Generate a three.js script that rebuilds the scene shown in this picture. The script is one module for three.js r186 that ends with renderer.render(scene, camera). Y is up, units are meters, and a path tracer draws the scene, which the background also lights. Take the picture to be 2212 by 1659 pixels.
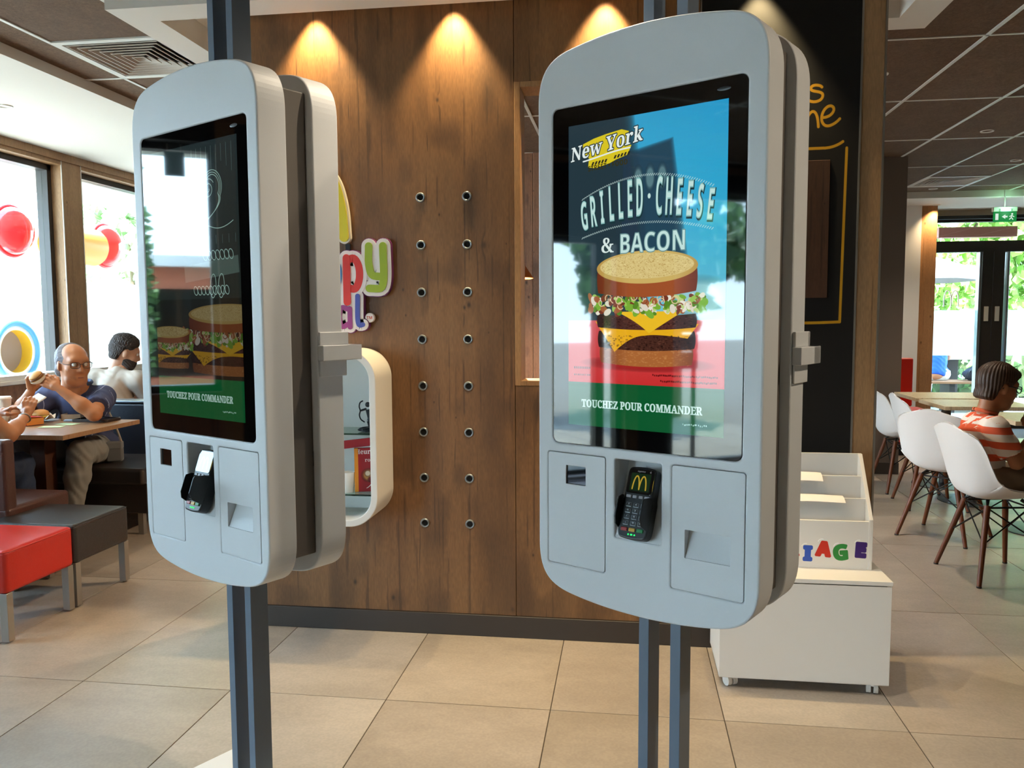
import * as THREE from 'three';
import { mergeGeometries, mergeVertices } from 'three/addons/utils/BufferGeometryUtils.js';
import { RoundedBoxGeometry } from 'three/addons/geometries/RoundedBoxGeometry.js';

// ---------------------------------------------------------------- camera, sky, sun, exposure
const scene = new THREE.Scene();
const RAD = Math.PI / 180;
const camera = new THREE.PerspectiveCamera(50.49, 2212 / 1659, 0.05, 200);
camera.position.set(0, 1.385, 0);
camera.rotation.set(-4.61 * RAD, 8.02 * RAD, -0.30 * RAD, 'YXZ');
scene.add(camera);
const renderer = new THREE.WebGLRenderer({ antialias: true });
renderer.toneMapping = THREE.LinearToneMapping;
renderer.toneMappingExposure = 1.1;
renderer.shadowMap.enabled = true;
{ // summer sky: pale at the horizon, bluer overhead, the same all the way round
  const W = 64, H = 64, d = new Float32Array(W * H * 4);
  for (let y = 0; y < H; y++) {
    const e = Math.max(0, Math.sin(((y + 0.5) / H - 0.5) * Math.PI)), t = Math.pow(e, 0.55);
    for (let x = 0; x < W; x++) d.set([18 - 8.5 * t, 21.5 - 6.0 * t, 26 - 0.8 * t, 1], (y * W + x) * 4);
  }
  const sky = new THREE.DataTexture(d, W, H, THREE.RGBAFormat, THREE.FloatType);
  sky.mapping = THREE.EquirectangularReflectionMapping; sky.magFilter = sky.minFilter = THREE.LinearFilter; sky.needsUpdate = true;
  scene.background = sky; scene.environment = sky;
}
const sun = new THREE.DirectionalLight(new THREE.Color(1, 0.95, 0.86), 42);
sun.position.set(-5, 17, 9); sun.castShadow = true; sun.shadow.mapSize.set(2048, 2048);
Object.assign(sun.shadow.camera, { left: -20, right: 20, top: 20, bottom: -20, near: 1, far: 60 });
scene.add(sun, sun.target);

// ---------------------------------------------------------------- helpers
function rng(seed) { let s = seed >>> 0; return () => { s = (s + 0x6D2B79F5) >>> 0; let t = Math.imul(s ^ (s >>> 15), 1 | s); t = (t + Math.imul(t ^ (t >>> 7), 61 | t)) ^ t; return ((t ^ (t >>> 14)) >>> 0) / 4294967296; }; }
const V = (x, y, z) => new THREE.Vector3(x, y, z);
const lerp = (a, b, t) => a + (b - a) * t, clamp = (x, a, b) => Math.min(b, Math.max(a, x)), sstep = (a, b, x) => { const t = clamp((x - a) / (b - a), 0, 1); return t * t * (3 - 2 * t); };
function flat(g) {
  g = g.index ? g.toNonIndexed() : g;
  for (const k of Object.keys(g.attributes)) if (!['position', 'normal', 'uv'].includes(k)) g.deleteAttribute(k);
  if (!g.attributes.normal) g.computeVertexNormals();
  if (!g.attributes.uv) g.setAttribute('uv', new THREE.BufferAttribute(new Float32Array(g.attributes.position.count * 2), 2));
  g.morphAttributes = {}; return g;
}
function metric(g) { // uv in metres, taken along the two axes that each face lies along
  const p = g.attributes.position, uv = g.attributes.uv, a = V(), b = V(), c = V();
  for (let i = 0; i < p.count; i += 3) {
    a.fromBufferAttribute(p, i); b.fromBufferAttribute(p, i + 1); c.fromBufferAttribute(p, i + 2);
    const n = b.clone().sub(a).cross(c.clone().sub(a)), ax = Math.abs(n.x), ay = Math.abs(n.y), az = Math.abs(n.z);
    [a, b, c].forEach((q, k) => (ax > ay && ax > az ? uv.setXY(i + k, q.z, q.y) : ay > az ? uv.setXY(i + k, q.x, q.z) : uv.setXY(i + k, q.x, q.y)));
  }
  return g;
}
const names = new Map();
function numbered(n) { const k = names.get(n) ?? 0; names.set(n, k + 1); return k ? n + '_' + String(k).padStart(3, '0') : n; }
class MB {
  constructor() { this.g = []; }
  add(g, x = 0, y = 0, z = 0, rx = 0, ry = 0, rz = 0, s = 1) {
    g = flat(g.clone ? g.clone() : g);
    const m = new THREE.Matrix4().compose(V(x, y, z), new THREE.Quaternion().setFromEuler(new THREE.Euler(rx, ry, rz, 'YXZ')), Array.isArray(s) ? V(...s) : V(s, s, s));
    g.applyMatrix4(m); this.g.push(g); return this;
  }
  box(w, h, d, x, y, z, r = 0, ry = 0, rx = 0, rz = 0) { return this.add(r ? new RoundedBoxGeometry(w, h, d, 3, Math.min(r, w / 2.02, h / 2.02, d / 2.02)) : new THREE.BoxGeometry(w, h, d), x, y, z, rx, ry, rz); }
  span(x0, x1, y0, y1, z0, z1, r = 0) { return this.box(Math.abs(x1 - x0), Math.abs(y1 - y0), Math.abs(z1 - z0), (x0 + x1) / 2, (y0 + y1) / 2, (z0 + z1) / 2, r); }
  bar(a, b, ra, rb = ra, seg = 10) {
    const A = V(...a), B = V(...b), L = A.distanceTo(B), g = flat(new THREE.CylinderGeometry(rb, ra, L, seg));
    g.applyMatrix4(new THREE.Matrix4().compose(A.clone().add(B).multiplyScalar(0.5), new THREE.Quaternion().setFromUnitVectors(V(0, 1, 0), B.clone().sub(A).normalize()), V(1, 1, 1)));
    this.g.push(g); return this;
  }
  tube(pts, r, n = 24, seg = 8, closed = false) { this.g.push(flat(new THREE.TubeGeometry(new THREE.CatmullRomCurve3(pts.map((p) => V(...p)), closed, 'centripetal'), n, r, seg, closed))); return this; }
  lathe(pts, x = 0, y = 0, z = 0, seg = 32, rx = 0, ry = 0, rz = 0) { return this.add(new THREE.LatheGeometry(pts.map((p) => new THREE.Vector2(...p)), seg), x, y, z, rx, ry, rz); }
  ext(shape, depth, bevel = 0, x = 0, y = 0, z = 0, rx = 0, ry = 0, rz = 0, seg = 12) {
    return this.add(new THREE.ExtrudeGeometry(shape, { depth: Math.max(1e-4, depth - 2 * bevel), bevelEnabled: bevel > 0, bevelThickness: bevel, bevelSize: bevel, bevelOffset: -bevel, bevelSegments: 3, curveSegments: seg }).translate(0, 0, bevel), x, y, z, rx, ry, rz);
  }
  geo(m = true) { const g = mergeGeometries(this.g); return m ? metric(g) : g; }
  build(name, mat, parent, keepUV = false) {
    const o = new THREE.Mesh(this.geo(!keepUV), mat); o.castShadow = o.receiveShadow = true;
    o.name = parent ? name : numbered(name); (parent ?? scene).add(o); return o;
  }
}
const mb = () => new MB();
function tag(o, label, category, group, kind) { o.userData.label = label; if (category) o.userData.category = category; if (group) o.userData.group = group; if (kind) o.userData.kind = kind; return o; }
function thing(name, label, category, pos = [0, 0, 0], turn = 0, group) { const o = new THREE.Group(); o.name = numbered(name); scene.add(o); o.position.set(...pos); o.rotation.y = turn; return tag(o, label, category, group); }
function struct(o) { o.userData.kind = 'structure'; return o; }
function sgroup(name) { const o = new THREE.Group(); o.name = name; scene.add(o); return struct(o); }
function copyOf(src, pos, turn, label, group) { const c = src.clone(); c.userData = { ...src.userData }; c.name = numbered(src.name.replace(/_\d{3}$/, '')); scene.add(c); c.position.set(...pos); c.rotation.y = turn; if (label) c.userData.label = label; if (group) c.userData.group = group; return c; }
function sub(parent, name, pos = [0, 0, 0], ry = 0) { const o = new THREE.Group(); o.name = name; o.position.set(...pos); o.rotation.y = ry; parent.add(o); return o; }
function rrect(x0, y0, x1, y1, r, S = THREE.Shape) {
  const s = new S(); s.moveTo(x0 + r, y0); s.lineTo(x1 - r, y0); s.absarc(x1 - r, y0 + r, r, -Math.PI / 2, 0, false); s.lineTo(x1, y1 - r); s.absarc(x1 - r, y1 - r, r, 0, Math.PI / 2, false);
  s.lineTo(x0 + r, y1); s.absarc(x0 + r, y1 - r, r, Math.PI / 2, Math.PI, false); s.lineTo(x0, y0 + r); s.absarc(x0 + r, y0 + r, r, Math.PI, 1.5 * Math.PI, false); return s;
}
function poly(pts, S = THREE.Shape) { const s = new S(); pts.forEach((p, i) => (i ? s.lineTo(...p) : s.moveTo(...p))); s.closePath(); return s; }

// ---------------------------------------------------------------- noise and textures
const hash2 = (x, y, s) => { let h = Math.imul(x, 374761393) ^ Math.imul(y, 668265263) ^ Math.imul(s, 2147483647 - 1013); h = Math.imul(h ^ (h >>> 13), 1274126177); return ((h ^ (h >>> 16)) >>> 0) / 4294967296; };
function vnoise(x, y, px, py, s) { // tiling value noise with periods px, py
  const ix = Math.floor(x), iy = Math.floor(y), fx = x - ix, fy = y - iy, u = fx * fx * (3 - 2 * fx), v = fy * fy * (3 - 2 * fy), m = (a, n) => ((a % n) + n) % n;
  const a = hash2(m(ix, px), m(iy, py), s), b = hash2(m(ix + 1, px), m(iy, py), s), c = hash2(m(ix, px), m(iy + 1, py), s), d = hash2(m(ix + 1, px), m(iy + 1, py), s);
  return lerp(lerp(a, b, u), lerp(c, d, u), v);
}
function dtex(w, h, f, srgb = true, sx = 1, sy = 1) {
  const d = new Uint8Array(w * h * 4);
  for (let y = 0; y < h; y++) for (let x = 0; x < w; x++) { const c = f(x / w, y / h, x, y), i = (y * w + x) * 4; d[i] = clamp(c[0], 0, 255); d[i + 1] = clamp(c[1], 0, 255); d[i + 2] = clamp(c[2], 0, 255); d[i + 3] = 255; }
  return dress(new THREE.DataTexture(d, w, h), srgb, sx, sy);
}
function dress(t, srgb, sx = 1, sy = 1) { t.colorSpace = srgb ? THREE.SRGBColorSpace : THREE.NoColorSpace; t.wrapS = t.wrapT = THREE.RepeatWrapping; t.magFilter = THREE.LinearFilter; t.repeat.set(1 / sx, 1 / sy); t.needsUpdate = true; return t; }
function ctex(w, h, draw, srgb = true) { const c = document.createElement('canvas'); c.width = w; c.height = h; draw(c.getContext('2d'), w, h); const t = dress(new THREE.CanvasTexture(c), srgb); t.wrapS = t.wrapT = THREE.ClampToEdgeWrapping; return t; }
const mix3 = (a, b, t) => [lerp(a[0], b[0], t), lerp(a[1], b[1], t), lerp(a[2], b[2], t)];
function woodTexture(w, h, mw, mh, pal, seed, o = {}) { // boards printed lengthwise along v; mw x mh metres
  const R = rng(seed), knots = [], cracks = [], nk = o.knots ?? 26, nc = o.cracks ?? 30;
  for (let i = 0; i < nk; i++) knots.push([R() * mw, R() * mh, 0.004 + R() * R() * R() * 0.022, R()]);
  for (let i = 0; i < nc; i++) cracks.push([R() * mw, R() * mh, 0.04 + R() * 0.22, R() * 6]);
  const col = new Float32Array(w * h * 3);
  const P = (n) => Math.max(2, Math.round(n));
  return dtex(w, h, (u, v) => {
    const x = u * mw, y = v * mh; let warp = 0, kd = 0;
    for (const k of knots) { let dx = Math.abs(x - k[0]), dy = Math.abs(y - k[1]); dx = Math.min(dx, mw - dx); dy = Math.min(dy, mh - dy); const r2 = (dx * dx + dy * dy * 0.4) / (k[2] * k[2]); if (r2 < 30) { warp += Math.exp(-r2 * 0.28) * 0.5; kd = Math.max(kd, Math.exp(-r2 * (1.5 + k[3] * 2))); } }
    const board = vnoise(u * P(mw / 0.16), v * 2, P(mw / 0.16), 2, seed + 1);
    const n1 = vnoise(u * P(mw * 42) + warp * 3, v * P(mh * 2.2), P(mw * 42), P(mh * 2.2), seed + 2), n2 = vnoise(u * P(mw * 150), v * P(mh * 4), P(mw * 150), P(mh * 4), seed + 3);
    const n3 = vnoise(u * P(mw * 5), v * P(mh * 1.6), P(mw * 5), P(mh * 1.6), seed + 4), n4 = vnoise(u * P(mw * 14), v * P(mh * 7), P(mw * 14), P(mh * 7), seed + 5), n5 = vnoise(u * P(mw * 300), v * P(mh * 60), P(mw * 300), P(mh * 60), seed + 6);
    let c = mix3(pal[0], pal[1], clamp(0.1 + 0.35 * n1 + 0.2 * n2 + 0.4 * (board - 0.5) + 0.3 * n3, 0, 1));
    c = mix3(c, pal[2], clamp((n4 - 0.62) * 2.2, 0, 1) * (o.stain ?? 0.5) + clamp(0.5 - n2, 0, 1) * 0.18);
    c = mix3(c, pal[3], clamp(kd * 0.9, 0, 0.75));
    let cr = 0; for (const k of cracks) { const dy = y - k[1]; if (dy > 0 && dy < k[2]) { const dx = Math.abs(x - k[0] - 0.0022 * Math.sin(dy * 22 + k[3])), wd = 0.0011 * Math.sin(Math.PI * dy / k[2]); if (dx < wd * 3) cr = Math.max(cr, clamp(1.4 - dx / wd * 0.6, 0, 1)); } }
    c = mix3(c, pal[3], cr * 0.6); const big = vnoise(u * P(mw * 7) + 0.3 * n4, v * P(mh * 1.1), P(mw * 7), P(mh * 1.1), seed + 8); c = mix3(c, pal[2], clamp((big - 0.58) * 1.8, 0, 0.5) * (0.4 + n4 * 0.6));
    const fine = vnoise(u * P(mw * 110) + warp * 4, v * P(mh * 1.7), P(mw * 110), P(mh * 1.7), seed + 9), dash = vnoise(u * P(mw * 60), v * P(mh * 9), P(mw * 60), P(mh * 9), seed + 10); c = mix3(c, pal[3], clamp((fine - 0.72) * 2.4, 0, 0.4) * sstep(0.35, 0.7, dash));
    const g = 0.94 + n5 * 0.12; return [c[0] * g, c[1] * g, c[2] * g];
  }, true, mw, mh);
}
const T = {};
T.oak = woodTexture(1024, 2048, 1.36, 2.72, [[170, 128, 86], [136, 98, 62], [98, 71, 47], [58, 41, 29]], 11, { knots: 22, cracks: 26, stain: 0.75 });
T.trim = woodTexture(512, 1024, 0.7, 1.4, [[176, 138, 98], [150, 112, 76], [128, 92, 60], [84, 58, 38]], 23, { knots: 7, cracks: 4, stain: 0.3 });
T.table = woodTexture(512, 512, 0.6, 0.6, [[222, 200, 168], [206, 180, 144], [192, 164, 128], [150, 118, 84]], 37, { knots: 0, cracks: 0, stain: 0.15 });
T.barn = woodTexture(512, 1024, 0.9, 1.8, [[176, 130, 100], [138, 98, 76], [104, 76, 62], [58, 42, 36]], 51, { knots: 16, cracks: 30, stain: 0.8 });
T.stone = dtex(1024, 1024, (u, v) => {
  const a = vnoise(u * 3, v * 4, 3, 4, 71), b = vnoise(u * 9, v * 16, 9, 16, 72), c = vnoise(u * 40, v * 70, 40, 70, 73), d = vnoise(u * 300, v * 300, 300, 300, 74), e = vnoise(u * 6 + 3 * b, v * 22, 6, 22, 75);
  const t = 0.35 * a + 0.3 * b + 0.15 * c + 0.2 * e, k = 0.965 + 0.07 * d; const p = mix3([150, 138, 125], [190, 178, 164], t); return [p[0] * k, p[1] * k, p[2] * k];
}, true, 1.9, 1.9);
T.felt = dtex(512, 512, (u, v) => {
  const a = vnoise(u * 60, v * 60, 60, 60, 81), b = vnoise(u * 190, v * 190, 190, 190, 82), c = vnoise(u * 7, v * 7, 7, 7, 83), e = vnoise(u * 90 + 6 * b, v * 30, 90, 30, 84);
  const t = 0.3 * a + 0.34 * b + 0.16 * c + 0.2 * e; const p = mix3([84, 63, 47], [142, 113, 88], t); return p;
}, true, 0.6, 0.6);
T.grain = dtex(256, 256, (u, v) => { const a = vnoise(u * 64, v * 64, 64, 64, 91), b = vnoise(u * 128, v * 128, 128, 128, 92); const t = 255 * (0.5 * a + 0.5 * b); return [t, t, t]; }, false, 0.05, 0.05);
T.leather = dtex(256, 256, (u, v) => { const a = vnoise(u * 40, v * 40, 40, 40, 95), b = vnoise(u * 12, v * 12, 12, 12, 96); const t = 255 * clamp(0.65 * Math.abs(a - 0.5) * 2 + 0.35 * b, 0, 1); return [t, t, t]; }, false, 0.08, 0.08);
T.weave = dtex(128, 128, (u, v, x, y) => { const t = 120 + 90 * Math.sin(u * 64 * Math.PI) * Math.sin(v * 64 * Math.PI) + 40 * vnoise(u * 40, v * 40, 40, 40, 98); return [t, t, t]; }, false, 0.05, 0.05);

const C = (h) => new THREE.Color(h);
function std(c, rough = 0.6, o = {}) { return new THREE.MeshStandardMaterial({ color: C(c), roughness: rough, ...o }); }
function phy(c, rough, o = {}) { return new THREE.MeshPhysicalMaterial({ color: C(c), roughness: rough, ...o }); }
const M = {
  oak: std(0xdfd5c8, 0.5, { map: T.oak, bumpMap: T.oak, bumpScale: 0.0009 }), trim: std(0xffffff, 0.5, { map: T.trim }), barn: std(0xffffff, 0.75, { map: T.barn, bumpMap: T.barn, bumpScale: 0.002 }),
  table: std(0xffffff, 0.38, { map: T.table }), darkTable: std(0xb39a86, 0.35, { map: T.table }), tableEdge: std(0x8d6a4c, 0.5),
  tile: [0xffffff, 0xf4f0ea, 0xfaf6f2, 0xeeeae6].map((c) => std(c, 0.36, { map: T.stone, bumpMap: T.stone, bumpScale: 0.0006 })), grout: std(0x4a423b, 0.9),
  felt: [0xffffff, 0xf2ece6, 0xe9e2da].map((c) => std(c, 0.95, { map: T.felt, bumpMap: T.felt, bumpScale: 0.002 })), tbar: std(0xd8d4cc, 0.45), plaster: std(0xe9e3da, 0.85, { bumpMap: T.grain, bumpScale: 0.0003 }),
  whitePaint: std(0xe6e0d8, 0.55), skirting: std(0x3d352f, 0.45), taupe: std(0x62554b, 0.6), blackboard: std(0x14110f, 0.9), steel: std(0x9aa0a4, 0.32, { metalness: 0.9 }), brushed: std(0xa8a39b, 0.4, { metalness: 0.85 }),
  shell: phy(0xd9dadb, 0.48, { bumpMap: T.grain, bumpScale: 0.00012 }), core: std(0x5d554e, 0.6), post: phy(0x64707f, 0.38, {}), glassBlack: phy(0x040405, 0.03, { ior: 1.6 }), blackPlastic: phy(0x101114, 0.35), satinBlack: std(0x16171a, 0.5),
  frame: std(0x3b3735, 0.4, { metalness: 0.3 }), pane: phy(0xf4faf6, 0, { transmission: 1, thickness: 0, ior: 1.5 }), frosted: phy(0xdfe9e4, 0.85, { transmission: 0.75, thickness: 0 }),
  chairWhite: phy(0xe4e2df, 0.42), chairWood: std(0x9c6a3e, 0.5, { map: T.trim }), wire: std(0x151516, 0.4, { metalness: 0.4 }),
  leatherDark: phy(0x2b2422, 0.34, { bumpMap: T.leather, bumpScale: 0.0006 }), leatherNavy: phy(0x1d2028, 0.3, { bumpMap: T.leather, bumpScale: 0.0006 }), leatherBrown: phy(0x4a2a22, 0.34, { bumpMap: T.leather, bumpScale: 0.0006 }), leatherRed: phy(0xc4200f, 0.34, { bumpMap: T.leather, bumpScale: 0.0006 }),
  cart: std(0xe6e1da, 0.5), paper: std(0xf1efe9, 0.7), cardWhite: std(0xf3f1ec, 0.55),
  skin: phy(0xc08a6a, 0.5), skinTan: phy(0xb67850, 0.5), skinBoy: phy(0xa8704c, 0.5), lamp: new THREE.MeshStandardMaterial({ color: 0xffffff, emissive: C(0xffd9a0), emissiveIntensity: 6, roughness: 0.4 }),
};
// ---------------------------------------------------------------- the room shell
const H = 2.745, XL = -4.39, XR = 6.5, ZB = -10.75, ZF = 3.4;
{ // floor: large porcelain tiles laid with open joints on a dark bed
  const fl = sgroup('floor'); mb().span(XL - 0.2, XR, -0.12, -0.0025, ZB - 0.2, ZF).build('bed', M.grout, fl);
  const w = 0.602, d = 1.182, gap = 0.0035, R = rng(5), geos = [];
  for (let k = 0; k < 8; k++) {
    const g = mb().ext(rrect(-w / 2 + gap / 2, -d / 2 + gap / 2, w / 2 - gap / 2, d / 2 - gap / 2, 0.0012), 0.012, 0.0012, 0, -0.012, 0, -Math.PI / 2, 0, 0, 1).geo();
    const uv = g.attributes.uv, ou = R() * 3, ov = R() * 3; for (let i = 0; i < uv.count; i++) uv.setXY(i, uv.getX(i) + ou, uv.getY(i) + ov);
    geos.push(g);
  }
  for (let i = -8; i <= 10; i++) for (let j = -6; j <= 4; j++) {
    const x = 0.342 + w * (i + 0.5), z = -2.777 + d * (j + 0.5); if (x - w / 2 < XL - 0.3 || x + w / 2 > XR + 0.3 || z + d / 2 > ZF + 0.4) continue;
    const t = new THREE.Mesh(geos[Math.floor(R() * 8)], M.tile[Math.floor(R() * 4)]); t.name = 'tile'; t.position.set(x, 0, z); t.rotation.y = R() < 0.5 ? 0 : Math.PI; t.receiveShadow = true; fl.add(t);
  }
}
const grilles = [[-2.51, -4.055, 'square white ceiling air diffuser with nested slats beside the white canopy'], [3.21, -8.91, 'square ceiling air diffuser far back above the white chairs, before the glass doors']];
{ // ceiling: brown felt panels in a white grid below a slab
  const ce = sgroup('ceiling'); mb().span(XL - 0.3, XR + 0.2, H + 0.03, H + 0.25, ZB - 0.3, ZF + 0.2).build('slab', M.plaster, ce);
  const zs = []; for (let z = 2.98; z > ZB; z -= 1.223) zs.push(z); // lines across
  const xs = [-2.81, -2.215, -1.62, -1.025, -0.65, -0.056]; for (let x = 0.538; x < XR; x += 0.594) xs.push(x);
  const cols = [-3.045, ...xs, XR], rows = [ZF, ...zs.filter((z) => z > -9.62), -9.62], R = rng(8), cache = new Map();
  const tile = (x0, x1, z1, z0) => {
    const w = x1 - x0, d = z1 - z0; if (w < 0.03 || d < 0.03) return; const key = w.toFixed(2) + d.toFixed(2);
    if (!cache.has(key)) cache.set(key, mb().box(w - 0.006, 0.018, d - 0.006, 0, 0.009, 0, 0).geo());
    const t = new THREE.Mesh(cache.get(key), M.felt[Math.floor(R() * 3)]); t.name = 'ceiling_panel'; t.position.set((x0 + x1) / 2, H + R() * 0.002, (z0 + z1) / 2); ce.add(t);
  };
  for (let i = 0; i < cols.length - 1; i++) for (let j = 0; j < rows.length - 1; j++) {
    const x0 = cols[i], x1 = cols[i + 1], z1 = rows[j], z0 = rows[j + 1], g = grilles.find((q) => q[0] > x0 && q[0] < x1 && q[1] < z1 && q[1] > z0);
    if (!g) tile(x0, x1, z1, z0); else { tile(x0, x1, z1, g[1] + 0.3); tile(x0, x1, g[1] - 0.3, z0); }
  }
  for (const x of xs) mb().span(x - 0.011, x + 0.011, H - 0.004, H + 0.02, -9.62, ZF, 0.002).build('grid_bar', M.tbar, ce);
  for (const z of zs) if (z > -9.62) mb().span(-3.045, XR, H - 0.004, H + 0.02, z - 0.009, z + 0.009, 0.002).build('grid_bar', M.tbar, ce);
  mb().span(XL - 0.02, -3.045, 2.69, H + 0.03, ZB, -2.3).build('soffit', M.plaster, ce);
  for (let k = 0; k < 3; k++) for (let j = 0; j < 5; j++) tile([-4.39, -3.94, -3.49][k], [-3.94, -3.49, -3.045][k], ZF - j * 1.14, ZF - (j + 1) * 1.14);
  mb().span(-3.045, XR, 2.675, H + 0.03, ZB, -9.62).build('soffit', M.plaster, ce);
}
for (const [x, z, label] of grilles) {
  const t = thing('air_diffuser', label, 'vent', [x, H, z]);
  const s = rrect(-0.3, -0.3, 0.3, 0.3, 0.004); s.holes.push(rrect(-0.262, -0.262, 0.262, 0.262, 0.003, THREE.Path));
  mb().ext(s, 0.02, 0.002, 0, 0.014, 0, Math.PI / 2).build('frame', M.tbar, t);
  mb().span(-0.27, 0.27, 0.03, 0.034, -0.27, 0.27).build('back_plate', std(0x1c1815, 0.9), t);
  for (let k = 0; k < 7; k++) { // each ring is a sloping square collar
    const o = 0.25 - k * 0.036, g = new THREE.CylinderGeometry((o - 0.024) * Math.SQRT2, o * Math.SQRT2, 0.026, 4, 1, true), ring = new MB();
    g.rotateY(Math.PI / 4); ring.add(g, 0, 0.006, 0); const g2 = new THREE.CylinderGeometry((o - 0.028) * Math.SQRT2, (o - 0.004) * Math.SQRT2, 0.026, 4, 1, true); g2.rotateY(Math.PI / 4); ring.add(g2, 0, 0.006, 0);
    const q = rrect(-o, -o, o, o, 0.0005); q.holes.push(rrect(-o + 0.004, -o + 0.004, o - 0.004, o - 0.004, 0.0005, THREE.Path)); ring.ext(q, 0.004, 0, 0, -0.003, 0, Math.PI / 2);
    ring.build('louvre', std(0xb9aea2, 0.5), t);
  }
}
{ // white canopy ring hung below the ceiling round the top of the wood wall
  const t = sgroup('trim_1'), x0 = -2.09, x1 = 1.274, z0 = -3.866, z1 = -3.13, b = 0.15, y0 = 2.632, y1 = H;
  mb().span(x0, x1, y0, y1, z1 - b, z1).span(x0, x1, y0, y1, z0, z0 + b).span(x0, x0 + b, y0, y1, z0 + b, z1 - b).span(x1 - b, x1, y0, y1, z0 + b, z1 - b).build('canopy_ring', M.plaster, t);
  mb().span(x0 + b, x1 - b, y1 - 0.006, y1 + 0.01, z0 + b, z1 - b).build('canopy_ceiling', M.plaster, t);
}
{ // the wood-panelled partition with its opening, skirting and blackboard end
  const w = sgroup('wall_back'), zf = -3.414, zs = -3.432, zb = -3.545, ox0 = -0.461, ox1 = 0.14, oy0 = 1.106, oy1 = 2.35, top = H - 0.004, e = 0.0015;
  const panel = (x0, x1, y0, y1) => { const o = mb().span(x0 + e, x1 - e, y0 + e, y1 - e, zs, zf, 0.001).build('panel', M.oak, w); return o; };
  panel(-1.72, -0.467, 0.095, top); panel(-0.467, 0.283, oy1, top); panel(-0.467, 0.283, 0.095, oy0); panel(ox1, 0.283, oy0, oy1);
  mb().span(-1.72, ox0, 0, top, zb, zs).span(ox1, 0.985, 0, top, zb, zs).span(ox0, ox1, 0, oy0, zb, zs).span(ox0, ox1, oy1, top, zb, zs).build('core', M.trim, w);
  mb().span(-1.725, -1.72, 0, top, zb, zf).build('edge_band', M.trim, w);
  const ft = std(0xfff4e4, 0.5, { map: T.trim });
  for (const a of [[ox0 - 0.006, ox0 + 0.02, oy0 - 0.006, oy1 + 0.006], [ox1 - 0.02, ox1 + 0.006, oy0 - 0.006, oy1 + 0.006], [ox0 + 0.02, ox1 - 0.02, oy0 - 0.006, oy0 + 0.016], [ox0 + 0.02, ox1 - 0.02, oy1 - 0.016, oy1 + 0.006]]) mb().span(...a, zb - 0.01, zf + 0.004, 0.002).build('opening_frame', ft, w);
  mb().span(0.283, 0.288, 0.095, top, zs, zf + 0.004).span(0.895, 0.902, 0.095, top, zs, zf + 0.006).span(0.983, 0.99, 0, top, zb, zf + 0.006).build('metal_strip', M.brushed, w);
  mb().span(0.902, 0.983, 0.0, top, zs, zf, 0.001).build('edge_panel', M.trim, w);
  const board = ctex(512, 2048, (g, W, Hh) => { // handwriting in yellow marker
    g.fillStyle = '#0d0b0a'; g.fillRect(0, 0, W, Hh);
    const X = (x) => (x - 0.288) / 0.607 * W, Y = (y) => (1 - (y - 0.095) / (top - 0.095)) * Hh;
    g.strokeStyle = '#c8920f'; g.lineCap = g.lineJoin = 'round';
    const pen = (wd, ...p) => { g.lineWidth = wd; g.beginPath(); g.moveTo(X(p[0][0]), Y(p[0][1])); for (let i = 1; i < p.length; i++) { const q = p[i]; q.length > 2 ? g.bezierCurveTo(X(q[0]), Y(q[1]), X(q[2]), Y(q[3]), X(q[4]), Y(q[5])) : g.lineTo(X(q[0]), Y(q[1])); } g.stroke(); };
    const w0 = 9; // letters of two words whose ends show past the kiosk: ...s / ...ne
    pen(w0, [0.752, 2.282], [0.745, 2.292, 0.712, 2.296, 0.71, 2.278], [0.71, 2.262, 0.757, 2.27, 0.756, 2.25], [0.755, 2.226, 0.72, 2.222, 0.705, 2.232]);
    pen(w0, [0.612, 2.285], [0.612, 2.225]); pen(w0, [0.625, 2.258], [0.66, 2.258], [0.655, 2.29, 0.622, 2.288, 0.624, 2.255], [0.626, 2.22, 0.66, 2.222, 0.672, 2.236]);
    pen(w0, [0.696, 2.2], [0.7, 2.13]); pen(w0, [0.7, 2.165], [0.712, 2.2, 0.738, 2.205, 0.742, 2.13]);
    pen(w0, [0.756, 2.165], [0.79, 2.162, 0.812, 2.198, 0.79, 2.208], [0.765, 2.214, 0.745, 2.17, 0.757, 2.146], [0.77, 2.118, 0.805, 2.138, 0.822, 2.158]);
    pen(w0, [0.56, 2.052], [0.66, 2.042, 0.74, 2.048, 0.77, 2.047], [0.8, 2.049, 0.82, 2.058, 0.836, 2.07]);
    pen(w0, [0.851, 2.045], [0.848, 1.9, 0.846, 1.7, 0.842, 1.364], [0.8, 1.362, 0.7, 1.358, 0.46, 1.36], [0.455, 1.6, 0.452, 1.8, 0.455, 2.0]);
  });
  const bm = mb().span(0.288, 0.895, 0.095, top, zs, zf + 0.002).geo(); { const p = bm.attributes.position, uv = bm.attributes.uv; for (let i = 0; i < p.count; i++) uv.setXY(i, (p.getX(i) - 0.288) / 0.607, (p.getY(i) - 0.095) / (top - 0.095)); }
  const bo = new THREE.Mesh(bm, std(0xffffff, 0.92, { map: board })); bo.name = 'blackboard'; w.add(bo); tag(bo, 'matt black board with yellow handwriting');
  tag(mb().span(0.5, 0.79, 1.46, 2.0, zf + 0.002, zf + 0.008, 0.002).build('wood_inset', std(0x8a7a6c, 0.85, { map: T.barn }), w), 'rough brown panel inside the yellow line');
  mb().span(-1.722, 0.985, 0, 0.095, zs, zf + 0.007, 0.003).build('skirting', M.skirting, w);
}
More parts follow.
